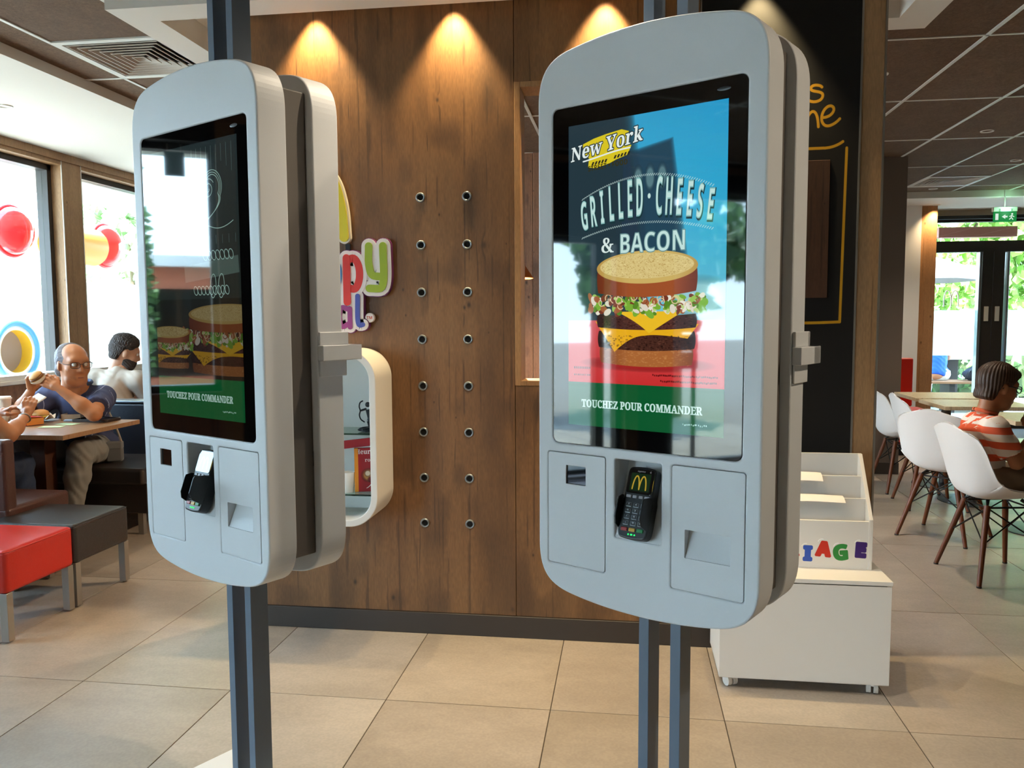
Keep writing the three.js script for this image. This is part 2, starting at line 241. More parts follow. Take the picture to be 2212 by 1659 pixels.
// sixteen steel eyelets let into the wood wall, two columns of eight
{
  const E = mb().lathe([[0.0125, 0.0], [0.0135, 0.005], [0.0165, 0.0068], [0.0198, 0.005], [0.021, 0.0], [0.021, -0.004]], 0, 0, 0, 28, Math.PI / 2).geo(), Hh = mb().lathe([[0.0128, -0.0016], [0.0128, -0.0012], [0.0001, -0.0012]], 0, 0, 0, 24, Math.PI / 2).geo();
  const rows = ['topmost', 'second', 'third', 'fourth', 'fifth', 'sixth', 'seventh', 'lowest'];
  for (let c = 0; c < 2; c++) for (let r = 0; r < 8; r++) {
    const t = thing('wall_eyelet', `${rows[r]} steel-rimmed hole in the ${c ? 'right' : 'left'} column on the wood wall`, 'eyelet', [-0.868 + c * 0.2, 1.897 - r * 0.2001, -3.412], 0, 'steel eyelets in two columns on the wood wall');
    const a = new THREE.Mesh(E, M.steel), b = new THREE.Mesh(Hh, std(0x0b0a09, 0.9)); a.name = 'rim'; b.name = 'hole'; t.add(a, b);
  }
}
// left facade: wood-clad piers between glazed bays
const glazed = (parent, x, z0, z1, y0, y1, o = {}) => { // a window frame in the plane of constant x
  const f = 0.045, d = 0.05, b = mb(); b.span(x - d, x + d, y0, y0 + f, z0, z1, 0.003).span(x - d, x + d, y1 - f, y1, z0, z1, 0.003).span(x - d, x + d, y0, y1, z0, z0 + f, 0.003).span(x - d, x + d, y0, y1, z1 - f, z1, 0.003);
  for (const z of o.mullions ?? []) b.span(x - d, x + d, y0, y1, z - 0.04, z + 0.04, 0.003);
  for (const y of o.rails ?? []) b.span(x - d, x + d, y - 0.03, y + 0.03, z0, z1, 0.003);
  b.build('window_frame', o.mat ?? M.frame, parent);
  const zz = [z0 + f, ...(o.mullions ?? []), z1 - f]; for (let i = 0; i < zz.length - 1; i++) mb().span(x - 0.004, x + 0.004, y0 + f, y1 - f, zz[i], zz[i + 1]).build('pane', M.pane, parent);
};
const bays = [[-8.6, -6.165, 0.92, 2.6], [-5.935, -3.6, 0.92, 2.6], [-3.25, -1.74, 0.92, 2.5], [-0.1, 0.63, 0.06, 2.05], [1.1, 3.1, 0.06, 2.47]];
{
  const w = sgroup('wall_left'), x0 = XL - 0.2, x1 = XL; let z = ZB;
  const pier = std(0xffffff, 0.55, { map: T.trim }), dark = std(0x2b2826, 0.6);
  for (const [a, b] of [...bays.map((q) => [q[0], q[1]]), [ZF, ZF]]) { if (a - z > 0.02) { const m = a > -1 ? z + 0.12 : a; mb().span(x0, x1, 0, 2.7, z, Math.min(m, a), 0.002).build('pier', pier, w); if (m < a) mb().span(x0, x1, 0, 2.7, m, a, 0.002).build('pier', dark, w); } z = b; }
  for (const [a, b, y0, y1] of bays) { if (y0 > 0.1) mb().span(x0, x1, 0, y0, a, b).build('apron', M.barn, w); mb().span(x0, x1, y1, 2.73, a, b).build('lintel', a > -3.3 ? dark : pier, w); }
  mb().span(x1, x1 + 0.012, 2.63, 2.69, ZB, ZF, 0.002).build('cornice', M.trim, w);
  for (const zc of [-5.935, -6.165]) mb().span(x1 - 0.004, x1 + 0.003, 0.92, 2.63, zc - 0.004, zc + 0.004).build('corner_strip', M.tbar, w);
}
bays.forEach(([a, b, y0, y1], i) => {
  const g = sgroup('window_' + (i + 1)); glazed(g, XL - 0.14, a, b, y0, y1, { mullions: i === 3 ? [0.43] : i === 2 ? [] : i === 4 ? [2.1] : [], rails: i === 2 ? [] : [] });
  if (i < 2) { mb().span(XL - 0.19, XL + 0.03, 0.925, 0.955, a, b, 0.004).span(XL - 0.13, XL + 0.012, 0.955, 0.99, a, b, 0.004).build('window_sill', M.whitePaint, g); }
});
{ // dark ledge under the left windows, the rear and right walls
  const w = sgroup('wall_right'); mb().span(XR, XR + 0.2, 0, H + 0.03, ZB, ZF + 0.2).build('face', std(0x8d7a66, 0.8), w);
  const f = sgroup('wall_front'), pm = std(0xb9ab98, 0.8); mb().span(XL - 0.2, XR, 0, H + 0.03, ZF, ZF + 0.2).build('face', pm, f);
}
{ // far facade: partition, wood post, glazed doors with a transom above
  const w = sgroup('wall_far'), z0 = ZB - 0.15, z1 = ZB;
  mb().span(XL - 0.2, 3.44, 0, H + 0.03, z0, z1).build('face', std(0xd8cfc2, 0.75), w);
  mb().span(3.44, 5.9, 2.6, H + 0.03, z0, z1).span(5.9, XR + 0.2, 0, H + 0.03, z0, z1).build('face', std(0xc7b7a2, 0.75), w);
  mb().span(3.05, 3.42, 0, 2.675, ZB, ZB + 0.5).build('white_return', M.whitePaint, w);
  mb().span(3.42, 3.6, 0, 2.675, ZB - 0.05, ZB + 0.48, 0.003).build('wood_post', std(0xffeedd, 0.5, { map: T.trim }), w);
  mb().span(3.6, 5.9, 2.56, 2.6, ZB - 0.1, ZB + 0.06).build('head_track', M.satinBlack, w);
  const g = sgroup('window_6'), b = mb();
  b.span(3.58, 5.9, 2.165, 2.3, ZB - 0.11, ZB - 0.01, 0.004).span(3.58, 5.9, 2.53, 2.57, ZB - 0.1, ZB - 0.02).span(3.58, 5.9, -0.02, 0.1, ZB - 0.1, ZB - 0.02).span(3.58, 3.61, 0, 2.57, ZB - 0.1, ZB - 0.02).span(4.31, 4.435, 0, 2.17, ZB - 0.1, ZB - 0.01, 0.003).span(4.44, 4.565, 0, 2.17, ZB - 0.1, ZB - 0.01, 0.003).span(5.25, 5.4, 0, 2.17, ZB - 0.1, ZB - 0.02).build('door_frame', M.frame, g);
  mb().span(4.265, 4.295, 0.1, 2.165, ZB - 0.08, ZB + 0.02, 0.004).span(4.585, 4.61, 0.1, 2.165, ZB - 0.08, ZB + 0.02, 0.004).build('steel_edge', M.steel, g);
  mb().span(3.61, 4.31, 0.1, 2.165, ZB - 0.066, ZB - 0.058).build('pane', M.pane, g); mb().span(4.565, 5.25, 0.1, 2.165, ZB - 0.066, ZB - 0.058).build('pane', M.pane, g); mb().span(3.61, 5.9, 2.3, 2.53, ZB - 0.066, ZB - 0.058).build('pane', M.pane, g); mb().span(5.4, 5.9, 0.1, 2.165, ZB - 0.066, ZB - 0.058).build('pane', M.pane, g);
  for (const [a, c] of [[3.61, 4.265], [4.61, 5.25]]) mb().span(a, c, 0.895, 1.455, ZB - 0.058, ZB - 0.056).build('frosted_band', M.frosted, g);
  mGlyph(mb(), 3.98, 1.5, ZB - 0.052, 0.2, 0.007).build('white_emblem', std(0xf4f4f0, 0.6), g);
  for (const x of [4.345, 4.47]) mb().span(x, x + 0.05, 1.32, 1.5, ZB - 0.01, ZB + 0.004, 0.003).build('door_plate', std(0xcfcac2, 0.5), g);
}
function mGlyph(b, x, y, z, h, r) { // two tall arches joined in the middle
  for (const s of [-1, 1]) { const p = []; for (let k = 0; k <= 16; k++) { const t = k / 16 * Math.PI; p.push([x + s * 0.215 * h - 0.215 * h * Math.cos(t), y + h * Math.pow(Math.sin(t), 0.62), z]); } b.tube(p, r, 30, 6); }
  return b;
}
{ // taupe pillar past the end of the partition
  const t = thing('pillar', 'taupe floor-to-ceiling pillar with a metal corner strip behind the white chairs', 'pillar', [2.22, 0, -7.62]);
  mb().span(-0.13, 0.15, 0.1, H, -0.16, 0.14, 0.002).build('shaft', M.taupe, t); mb().span(-0.133, 0.153, 0, 0.1, -0.163, 0.146).build('plinth', M.skirting, t); mb().span(-0.139, -0.128, 0, H, 0.128, 0.147, 0.001).build('corner_strip', M.steel, t);
}
{ // plank wall seen through the opening
  const w = sgroup('wall_inner'); for (let k = 0; k < 18; k++) mb().span(-1.5 + k * 0.145, -1.5 + k * 0.145 + 0.142, 0, H, -6.86 + 0.004 * (k % 3), -6.8 + 0.004 * (k % 3), 0.003).build('plank', M.barn, w);
}
// ---------------------------------------------------------------- lamps
function downlight(x, y, z, label, group, I, o = {}) {
  const t = thing('downlight', label, 'ceiling light', [x, y, z], 0, group), r = o.r ?? 0.045;
  mb().lathe([[r * 0.72, 0.012], [r * 0.76, 0.0], [r, -0.004], [r * 1.04, 0.0], [r * 1.04, 0.006]], 0, 0, 0, 28).build('trim_ring', M.whitePaint, t);
  mb().lathe([[0.0001, 0.009], [r * 0.74, 0.009], [r * 0.74, 0.013]].reverse(), 0, 0, 0, 24).build('lamp_disc', o.mat ?? M.lamp, t);
  if (I) { const L = new THREE.SpotLight(new THREE.Color(...(o.color ?? [1, 0.74, 0.43])), I, 0, o.angle ?? 0.62, o.pen ?? 0.35, 2); L.position.set(x, y - 0.008, z); L.target.position.set(x + (o.dx ?? 0), y - 1, z + (o.dz ?? 0)); L.castShadow = true; L.shadow.radius = o.soft ?? 1.2; L.name = 'downlight_beam'; scene.add(L, L.target); }
  return t;
}
const wallMat = new THREE.MeshStandardMaterial({ color: 0xffffff, emissive: C(0xffcf80), emissiveIntensity: 8 });
const wl = ['first spot above the wood wall, over the left kiosk', 'second spot above the wood wall, over the columns of eyelets', 'third spot above the wood wall, left of the kiosk posts', 'spot above the black board, right of the kiosk posts'];
[-1.312, -0.717, -0.094, 0.508].forEach((x, i) => downlight(x, H - 0.012, -3.35, wl[i], 'spots in the canopy washing the wood wall', 5.2, { r: 0.035, angle: 0.64, pen: 0.4, mat: wallMat, color: [1, 0.77, 0.4], soft: 0.6 }));
const seen = [[2.627, -6.573, 'white recessed ceiling spot nearest above the row of white chairs'], [3.24, -9.4, 'recessed ceiling spot below the far diffuser, before the soffit'], [1.403, -4.955, 'small recessed ceiling spot beside the edge of the black board'], [3.374, -7.826, 'recessed ceiling spot at the right edge, above the tables']];
for (const [x, z, l] of seen) downlight(x, H - 0.002, z, l, 'ceiling spots over the tables', 7, { angle: 0.8, pen: 0.8, color: [1, 0.85, 0.64] });
downlight(-3.76, 2.688, -4.6, 'recessed spot in the white soffit by the left windows', undefined, 5, { angle: 0.8, pen: 0.8, color: [1, 0.82, 0.6] });
downlight(3.56, 2.673, -10.2, 'bright spot in the white soffit before the glass doors', undefined, 6, { angle: 0.9, pen: 0.8 });
// the row over the aisle in which the camera stands
const aisle = [[-0.25, -2.25, 7.5], [-2.3, -3.0, 3], [1.9, -1.5, 8]];
for (const [x, z, I] of aisle) downlight(x, H - 0.002, z, x > 1 ? 'recessed ceiling spot over the aisle, out to the right of the kiosks' : x < -1 ? 'recessed ceiling spot over the aisle beside the leather stools' : 'recessed ceiling spot over the floor between the two kiosks', 'ceiling spots over the aisle', I, { angle: 0.95, pen: 0.7, dx: x > 1 ? -0.6 : 0, color: [1, 0.85, 0.64] });
{ // pendant beyond the opening
  const t = thing('pendant_lamp', 'orange cone pendant lamp seen through the opening in the wood wall', 'lamp', [-0.745, 1.62, -4.8]);
  mb().lathe([[0.2, 0.0], [0.16, 0.06], [0.1, 0.16], [0.05, 0.27], [0.018, 0.34], [0.016, 0.34], [0.046, 0.27], [0.095, 0.16], [0.155, 0.058], [0.196, 0.0], [0.2, 0.0]], 0, 0, 0, 40).build('shade', phy(0xd9792f, 0.5), t);
  mb().bar([0, 0.34, 0], [0, 1.12, 0], 0.004).build('cord', M.satinBlack, t); mb().add(new THREE.SphereGeometry(0.032, 20, 14), 0, 0.09, 0).build('bulb', M.lamp, t);
  const L = new THREE.PointLight(new THREE.Color(1, 0.78, 0.52), 9); L.position.set(-0.745, 1.66, -4.8); L.castShadow = true; L.shadow.radius = 1.5; scene.add(L);
}
// ---------------------------------------------------------------- what the screens show
function arcText(g, txt, cx, cy, R, sx, sy, step, draw) { const n = txt.length; for (let i = 0; i < n; i++) { const a = (i - (n - 1) / 2) * step; g.save(); g.translate(cx + R * Math.sin(a), cy - R * Math.cos(a)); g.rotate(a); g.scale(sx, sy); draw(txt[i]); g.restore(); } }
function blob(g, x, y, rx, ry, c) { g.fillStyle = c; g.beginPath(); g.ellipse(x, y, rx, ry, 0, 0, 7); g.fill(); }
function softBlob(g, x, y, rx, ry, c, a = 1) { g.save(); g.translate(x, y); g.scale(rx, ry); const q = g.createRadialGradient(0, 0, 0, 0, 0, 1); q.addColorStop(0, c); q.addColorStop(0.55, c); q.addColorStop(1, 'rgba(0,0,0,0)'); g.globalAlpha = a; g.fillStyle = q; g.beginPath(); g.arc(0, 0, 1, 0, 7); g.fill(); g.restore(); }
function slab(g, txt, x, y, px, sx, fill, o = {}) { g.save(); g.translate(x, y); g.rotate(o.rot ?? 0); g.scale(sx, 1); g.font = `${o.weight ?? 'bold'} ${px}px ${o.font ?? 'serif'}`; g.textAlign = o.align ?? 'center'; g.textBaseline = 'alphabetic'; if (o.line) { g.lineWidth = o.line; g.strokeStyle = o.lineColor ?? fill; g.lineJoin = 'round'; g.strokeText(txt, 0, 0); } g.fillStyle = fill; g.fillText(txt, 0, 0); g.restore(); }
function commandBand(g, W, H, y0, lit) {
  g.fillStyle = '#0c5a2e'; g.fillRect(0, y0, W, H - y0);
  slab(g, 'TOUCHEZ POUR COMMANDER', W * 0.485, y0 + (H - y0) * 0.57, 50, 0.83, lit, { line: 2 });
  g.fillStyle = lit; for (let i = 0, R = rng(3), x = W * 0.76; x < W * 0.9; x += 6 + R() * 5) g.fillRect(x, H - 46 - R() * 5, 3 + R() * 4, 7);
}
function drawBurger(g, cx, y0, w, h) { // flat print of a double cheeseburger
  const R = rng(77), L = cx - w / 2, Rr = cx + w / 2;
  const grad = (a, b, x0 = L, x1 = Rr) => { const q = g.createLinearGradient(x0, 0, x1, 0); q.addColorStop(0, b); q.addColorStop(0.35, a); q.addColorStop(0.75, a); q.addColorStop(1, b); return q; };
  const slabBand = (ya, yb, inset, col, bulge) => { g.fillStyle = col; g.beginPath(); g.moveTo(L + inset, ya); g.quadraticCurveTo(cx, ya + bulge, Rr - inset, ya); g.quadraticCurveTo(Rr - inset + w * 0.025, (ya + yb) / 2, Rr - inset, yb); g.quadraticCurveTo(cx, yb + bulge * 1.15, L + inset, yb); g.quadraticCurveTo(L + inset - w * 0.025, (ya + yb) / 2, L + inset, ya); g.fill(); };
  // bottom bun
  slabBand(y0 + h * 0.76, y0 + h * 0.93, w * 0.06, grad('#b06a36', '#7d4220'), h * 0.05);
  for (let i = 0; i < 220; i++) blob(g, L + w * (0.08 + 0.84 * R()), y0 + h * (0.8 + 0.15 * R()), 2 + R() * 6, 1 + R() * 2, 'rgba(226,170,104,0.25)');
  // lower patty and cheese
  slabBand(y0 + h * 0.66, y0 + h * 0.8, w * 0.04, grad('#4a2a20', '#2a1510'), h * 0.045);
  g.fillStyle = '#f2b51d'; g.beginPath(); g.moveTo(L + w * 0.0, y0 + h * 0.58); g.quadraticCurveTo(cx, y0 + h * 0.7, Rr, y0 + h * 0.6); g.lineTo(Rr - w * 0.1, y0 + h * 0.72); g.quadraticCurveTo(cx + w * 0.1, y0 + h * 0.68, cx, y0 + h * 0.7); g.quadraticCurveTo(cx - w * 0.14, y0 + h * 0.7, cx - w * 0.3, y0 + h * 0.84); g.closePath(); g.fill();
  slabBand(y0 + h * 0.52, y0 + h * 0.63, w * 0.03, grad('#54302a', '#33201c'), h * 0.04);
  for (let i = 0; i < 700; i++) { const k = R() < 0.5; blob(g, L + w * (0.06 + 0.88 * R()), y0 + h * (k ? 0.7 + 0.12 * R() : 0.54 + 0.1 * R()), 1.5 + R() * 6, 1 + R() * 3, R() < 0.5 ? 'rgba(24,10,8,0.4)' : 'rgba(140,86,66,0.25)'); }
  g.fillStyle = '#f7c62a'; g.beginPath(); g.moveTo(L + w * 0.22, y0 + h * 0.5); g.lineTo(Rr - w * 0.14, y0 + h * 0.5); g.quadraticCurveTo(cx + w * 0.18, y0 + h * 0.6, cx + w * 0.04, y0 + h * 0.68); g.quadraticCurveTo(cx - w * 0.08, y0 + h * 0.58, L + w * 0.22, y0 + h * 0.5); g.fill();
  // lettuce, sauce, onion, bacon
  for (let i = 0; i < 150; i++) { const t = R(), x = L + w * (-0.06 + 1.12 * t), y = y0 + h * (0.36 + 0.13 * R() + 0.03 * Math.sin(t * 3.14)); const c = ['#7fb53a', '#9fcb58', '#5d8f2c', '#c3dc86', '#f4efdd', '#a8643c', '#7b3b28', '#e9e2cf'][Math.floor(R() * 8)]; g.save(); g.translate(x, y); g.rotate(R() * 3); blob(g, 0, 0, w * (0.02 + 0.035 * R()), w * (0.012 + 0.02 * R()), c); g.restore(); }
  for (let i = 0; i < 26; i++) { const x = L + w * R(), y = y0 + h * (0.37 + 0.1 * R()); g.strokeStyle = R() < 0.5 ? '#e8c9a0' : '#8e4a2e'; g.lineWidth = 5; g.beginPath(); g.arc(x, y, w * 0.03, R() * 6, R() * 6 + 2.4); g.stroke(); }
  // top bun: side and cut-looking crown
  slabBand(y0 + h * 0.12, y0 + h * 0.34, w * 0.03, grad('#a7562e', '#6f3018'), h * 0.07);
  blob(g, cx, y0 + h * 0.135, w * 0.485, h * 0.135, grad('#d8b96a', '#c09a4c')); blob(g, cx, y0 + h * 0.125, w * 0.45, h * 0.105, '#e2cb86');
  for (let i = 0; i < 900; i++) { const a = R() * 6.283, r = Math.sqrt(R()); blob(g, cx + w * 0.44 * r * Math.cos(a), y0 + h * 0.125 + h * 0.1 * r * Math.sin(a), 1 + R() * 4, 1 + R() * 1.6, R() < 0.5 ? 'rgba(244,226,160,0.5)' : 'rgba(160,120,52,0.35)'); }
}
T.screenA = ctex(820, 1458, (g, W, Hh) => {
  let q = g.createLinearGradient(0, 0, W, 0); q.addColorStop(0, '#4a5861'); q.addColorStop(0.28, '#3f5660'); q.addColorStop(0.45, '#41b4dc'); q.addColorStop(1, '#2aa9d8'); g.fillStyle = q; g.fillRect(0, 0, W, Hh);
  q = g.createLinearGradient(0, 0, 0, Hh * 0.66); q.addColorStop(0, 'rgba(32,140,200,0.35)'); q.addColorStop(0.5, 'rgba(90,200,226,0.25)'); q.addColorStop(1, 'rgba(200,228,226,0.55)'); g.fillStyle = q; g.fillRect(W * 0.4, 0, W * 0.6, Hh * 0.66);
  // out-of-focus street: towers as soft-edged shapes
  for (let k = 0; k < 22; k++) { const e = 22 - k; g.globalAlpha = 0.11; g.fillStyle = '#22343c'; g.beginPath(); g.moveTo(-40, -20); g.lineTo(W * 0.36 + e * 3, -20); g.lineTo(W * 0.44 + e * 3, Hh * 0.3); g.lineTo(W * 0.5 + e * 2, Hh * 0.7); g.lineTo(-40, Hh * 0.7); g.fill(); g.fillStyle = '#27434e'; g.beginPath(); g.moveTo(W * 0.38 - e, Hh * 0.13 - e); g.lineTo(W * 0.66 + e, Hh * 0.1 - e); g.lineTo(W * 0.74 + e * 2, Hh * 0.5); g.lineTo(W * 0.36, Hh * 0.5); g.fill(); }
  g.globalAlpha = 1; for (let k = 0; k < 3; k++) softBlob(g, W * (0.47 + k * 0.075), Hh * 0.2, 30, 70, '#9fc8c2', 0.45);
  softBlob(g, W * 0.12, Hh * 0.55, 190, 130, '#2c4a40', 0.8); softBlob(g, W * 0.85, Hh * 0.58, 170, 110, '#bcdcd8', 0.6);
  // red table
  q = g.createLinearGradient(0, Hh * 0.64, 0, Hh * 0.86); q.addColorStop(0, '#d85a5e'); q.addColorStop(1, '#cf2f2f'); g.fillStyle = q; g.fillRect(0, Hh * 0.645, W, Hh);
  softBlob(g, W * 0.52, Hh * 0.785, 360, 40, '#8e1616', 0.6);
  drawBurger(g, W * 0.52, Hh * 0.425, W * 0.66, Hh * 0.385);
  // badge
  g.save(); g.translate(W * 0.25, Hh * 0.088); g.rotate(-0.06); g.fillStyle = '#e4cf27'; const R = rng(9); g.beginPath(); g.moveTo(-120, -40); for (const p of [[-60, -62], [10, -70], [90, -74], [132, -60], [120, -20], [138, 10], [118, 46], [60, 58], [20, 72], [-60, 78], [-104, 70], [-96, 30], [-128, 10]]) g.lineTo(p[0] + R() * 8, p[1] + R() * 8); g.closePath(); g.fill();
  g.restore();
  slab(g, 'New York', W * 0.255, Hh * 0.1, 92, 0.88, '#e8f6f4', { font: 'serif', weight: 'italic bold', rot: -0.14, line: 10, lineColor: '#2b3a40' }); slab(g, 'New York', W * 0.255, Hh * 0.1, 92, 0.88, '#eefaf8', { font: 'serif', weight: 'italic bold', rot: -0.14 });
  g.strokeStyle = '#eefaf8'; g.lineWidth = 7; g.beginPath(); g.moveTo(W * 0.1, Hh * 0.122); g.bezierCurveTo(W * 0.2, Hh * 0.116, W * 0.3, Hh * 0.1, W * 0.42, Hh * 0.098); g.stroke();
  g.fillStyle = '#2a2a20'; for (let i = 0; i < 5; i++) { g.save(); g.translate(W * (0.17 + i * 0.022), Hh * (0.133 - i * 0.001)); g.transform(1, 0, -0.5, 1, 0, 0); g.fillRect(-5, -8, 10, 15); g.restore(); g.save(); g.translate(W * (0.32 + i * 0.022), Hh * (0.121 - i * 0.0015)); g.transform(1, 0, -0.5, 1, 0, 0); g.fillRect(-5, -8, 10, 15); g.restore(); }
  slab(g, 'STREET • FOOD', W * 0.27, Hh * 0.152, 34, 0.92, '#3c3614', { font: 'sans-serif', rot: -0.05 });
  // title
  const ink = '#cdeee8', arc = (y0, y1) => { g.lineWidth = 3; g.strokeStyle = 'rgba(214,238,232,0.85)'; for (let i = 0; i < 62; i++) { const t = i / 61, x = W * (0.1 + 0.82 * t), y = Hh * (y0 - y1 * 4 * t * (1 - t)); g.beginPath(); g.moveTo(x - 5, y + 5); g.lineTo(x + 5, y - 5); g.stroke(); } };
  arc(0.245, 0.055); arc(0.372, 0.035);
  const title = 'GRILLED·CHEESE'; for (let i = 0; i < title.length; i++) { const t = (i + 0.5) / title.length, k = 4 * t * (1 - t), x = W * (0.09 + 0.84 * t), hh = Hh * (0.088 + 0.03 * k), yb = Hh * (0.35 - 0.035 * k); g.save(); g.translate(x, yb); g.rotate((t - 0.5) * 0.22); g.scale(0.64, hh / 66); g.font = 'bold 92px sans-serif'; g.textAlign = 'center'; if (title[i] === '·') { g.scale(1, 66 / hh); blob(g, 0, -hh / 2, 12, 12, ink); } else { g.lineWidth = 7; g.strokeStyle = '#1e3a40'; g.strokeText(title[i], 5, 2); g.fillStyle = ink; g.fillText(title[i], 0, 0); g.lineWidth = 2.5; g.strokeStyle = '#8fc4c2'; g.strokeText(title[i], 0, 0); } g.restore(); }
  slab(g, '&', W * 0.27, Hh * 0.425, 96, 0.95, '#e4f4f0'); slab(g, 'BACON', W * 0.56, Hh * 0.43, 126, 0.8, ink, { font: 'sans-serif', line: 5, lineColor: '#8fc4c2' });
  slab(g, 'BACON', W * 0.56, Hh * 0.43, 126, 0.8, 'rgba(0,0,0,0)', { font: 'sans-serif', line: 2, lineColor: '#2c5258' });
  // small print as plain strokes
  g.fillStyle = 'rgba(70,10,10,0.75)'; for (const [y, x0, x1] of [[0.818, 0.57, 0.96], [0.836, 0.62, 0.96]]) for (let x = x0 * W, Q = rng(4); x < x1 * W; x += 9) g.fillRect(x, y * Hh - Q() * 4, 5 + Q() * 3, 8);
  for (let x = 0.04 * W, Q = rng(6); x < 0.16 * W; x += 11) { g.fillRect(x, 0.8 * Hh, 7, 11); g.fillRect(x, 0.825 * Hh, 5 + Q() * 3, 8); }
  commandBand(g, W, Hh, Hh * 0.853, '#cdeee6');
});
T.screenB = ctex(820, 1458, (g, W, Hh) => { // chalk lettering over a dark picture of burgers
  let q = g.createLinearGradient(0, 0, 0, Hh); q.addColorStop(0, '#2d3a3c'); q.addColorStop(0.5, '#28302c'); q.addColorStop(1, '#2c2620'); g.fillStyle = q; g.fillRect(0, 0, W, Hh);
  const pen = '#a9cfc2'; g.strokeStyle = pen; g.lineCap = 'round'; g.lineWidth = 4;
  for (const o of [0, 12, 24]) { g.beginPath(); g.arc(W * 0.72, Hh * 0.165, 88 - o, 2.8, 6.9); g.bezierCurveTo(W * 0.83, Hh * 0.23, W * 0.7, Hh * 0.27, W * 0.56 + o, Hh * 0.3); g.stroke(); }
  g.beginPath(); for (let a = 0; a < 12; a += 0.1) g.lineTo(W * 0.68 + (8 + a * 4) * Math.cos(a), Hh * 0.17 + (8 + a * 4) * Math.sin(a)); g.stroke();
  g.beginPath(); g.moveTo(W * 0.52, Hh * 0.305); g.bezierCurveTo(W * 0.66, Hh * 0.26, W * 0.7, Hh * 0.35, W * 0.94, Hh * 0.29); g.stroke();
  g.lineWidth = 2; g.globalAlpha = 0.6; for (let i = 0; i < 9; i++) { g.beginPath(); g.moveTo(W * (0.5 + i * 0.055), Hh * 0.02); g.lineTo(W * (0.5 + i * 0.055), Hh * (0.08 + 0.02 * (i % 3))); g.stroke(); g.beginPath(); g.moveTo(W * (0.4 + i * 0.07), Hh * 0.365); g.lineTo(W * (0.4 + i * 0.07), Hh * 0.335); g.stroke(); }
  g.globalAlpha = 1; g.lineWidth = 4; const curl = (x, y, s, n) => { for (let i = 0; i < n; i++) { g.beginPath(); g.ellipse(x + i * s * 1.5, y, s * 0.7, s, -0.4, 0.4, 6.6); g.stroke(); } };
  curl(W * 0.62, Hh * 0.405, 26, 7); curl(W * 0.5, Hh * 0.53, 24, 9); g.beginPath(); g.ellipse(W * 0.7, Hh * 0.515, 26, 62, 0.1, 0, 7); g.stroke(); g.beginPath(); g.ellipse(W * 0.79, Hh * 0.515, 26, 62, 0.1, 0, 7); g.stroke();
  g.save(); g.translate(W * 0.68, Hh * 0.455); g.rotate(-0.08); g.fillStyle = 'rgba(150,190,178,0.35)'; g.fillRect(-250, -44, 500, 88); g.restore();
  g.strokeStyle = 'rgba(169,207,194,0.5)'; for (let i = 0; i < 10; i++) { g.beginPath(); g.moveTo(W * (0.62 + i * 0.036), Hh * 0.585); g.lineTo(W * (0.7 + i * 0.04), Hh * 0.65); g.stroke(); }
  q = g.createLinearGradient(0, Hh * 0.6, 0, Hh * 0.85); q.addColorStop(0, 'rgba(70,54,36,0)'); q.addColorStop(1, '#33281e'); g.fillStyle = q; g.fillRect(0, Hh * 0.6, W, Hh * 0.26);
  drawBurger(g, W * 0.82, Hh * 0.58, W * 0.86, Hh * 0.27); drawBurger(g, W * 0.16, Hh * 0.66, W * 0.5, Hh * 0.17);
  g.fillStyle = 'rgba(20,18,14,0.45)'; g.fillRect(0, Hh * 0.56, W, Hh * 0.3);
  commandBand(g, W, Hh, Hh * 0.853, '#bfe0d4');
});
const emis = (map, k) => new THREE.MeshPhysicalMaterial({ color: 0x030303, roughness: 0.03, ior: 1.6, emissive: 0xffffff, emissiveMap: map, emissiveIntensity: k });
// ---------------------------------------------------------------- the two double-sided ordering kiosks
const KW = 0.286, FZ = 0.124;
function kioskOutline() {
  const s = new THREE.Shape(); s.moveTo(0, 0.69); s.quadraticCurveTo(0.1, 0.69, 0.19, 0.706); s.bezierCurveTo(0.255, 0.718, KW, 0.745, KW, 0.825); s.lineTo(KW, 1.895); s.bezierCurveTo(KW, 1.965, 0.262, 2.003, 0.19, 2.014); s.quadraticCurveTo(0.1, 2.031, 0, 2.032);
  s.quadraticCurveTo(-0.1, 2.031, -0.19, 2.014); s.bezierCurveTo(-0.262, 2.003, -KW, 1.965, -KW, 1.895); s.lineTo(-KW, 0.825); s.bezierCurveTo(-KW, 0.745, -0.255, 0.718, -0.19, 0.706); s.quadraticCurveTo(-0.1, 0.69, 0, 0.69); return s;
}
const GL = [-0.2425, 1.0802, 0.2425, 1.8802], PL = [-0.257, 0.778, -0.092, 1.057], PR = [0.081, 0.777, 0.252, 1.058], RC = [-0.066, 0.87, 0.055, 1.056], SQ = [-0.204, 0.981, -0.147, 1.027], SL = [0.114, 0.852, 0.221, 0.916];
const K = {};
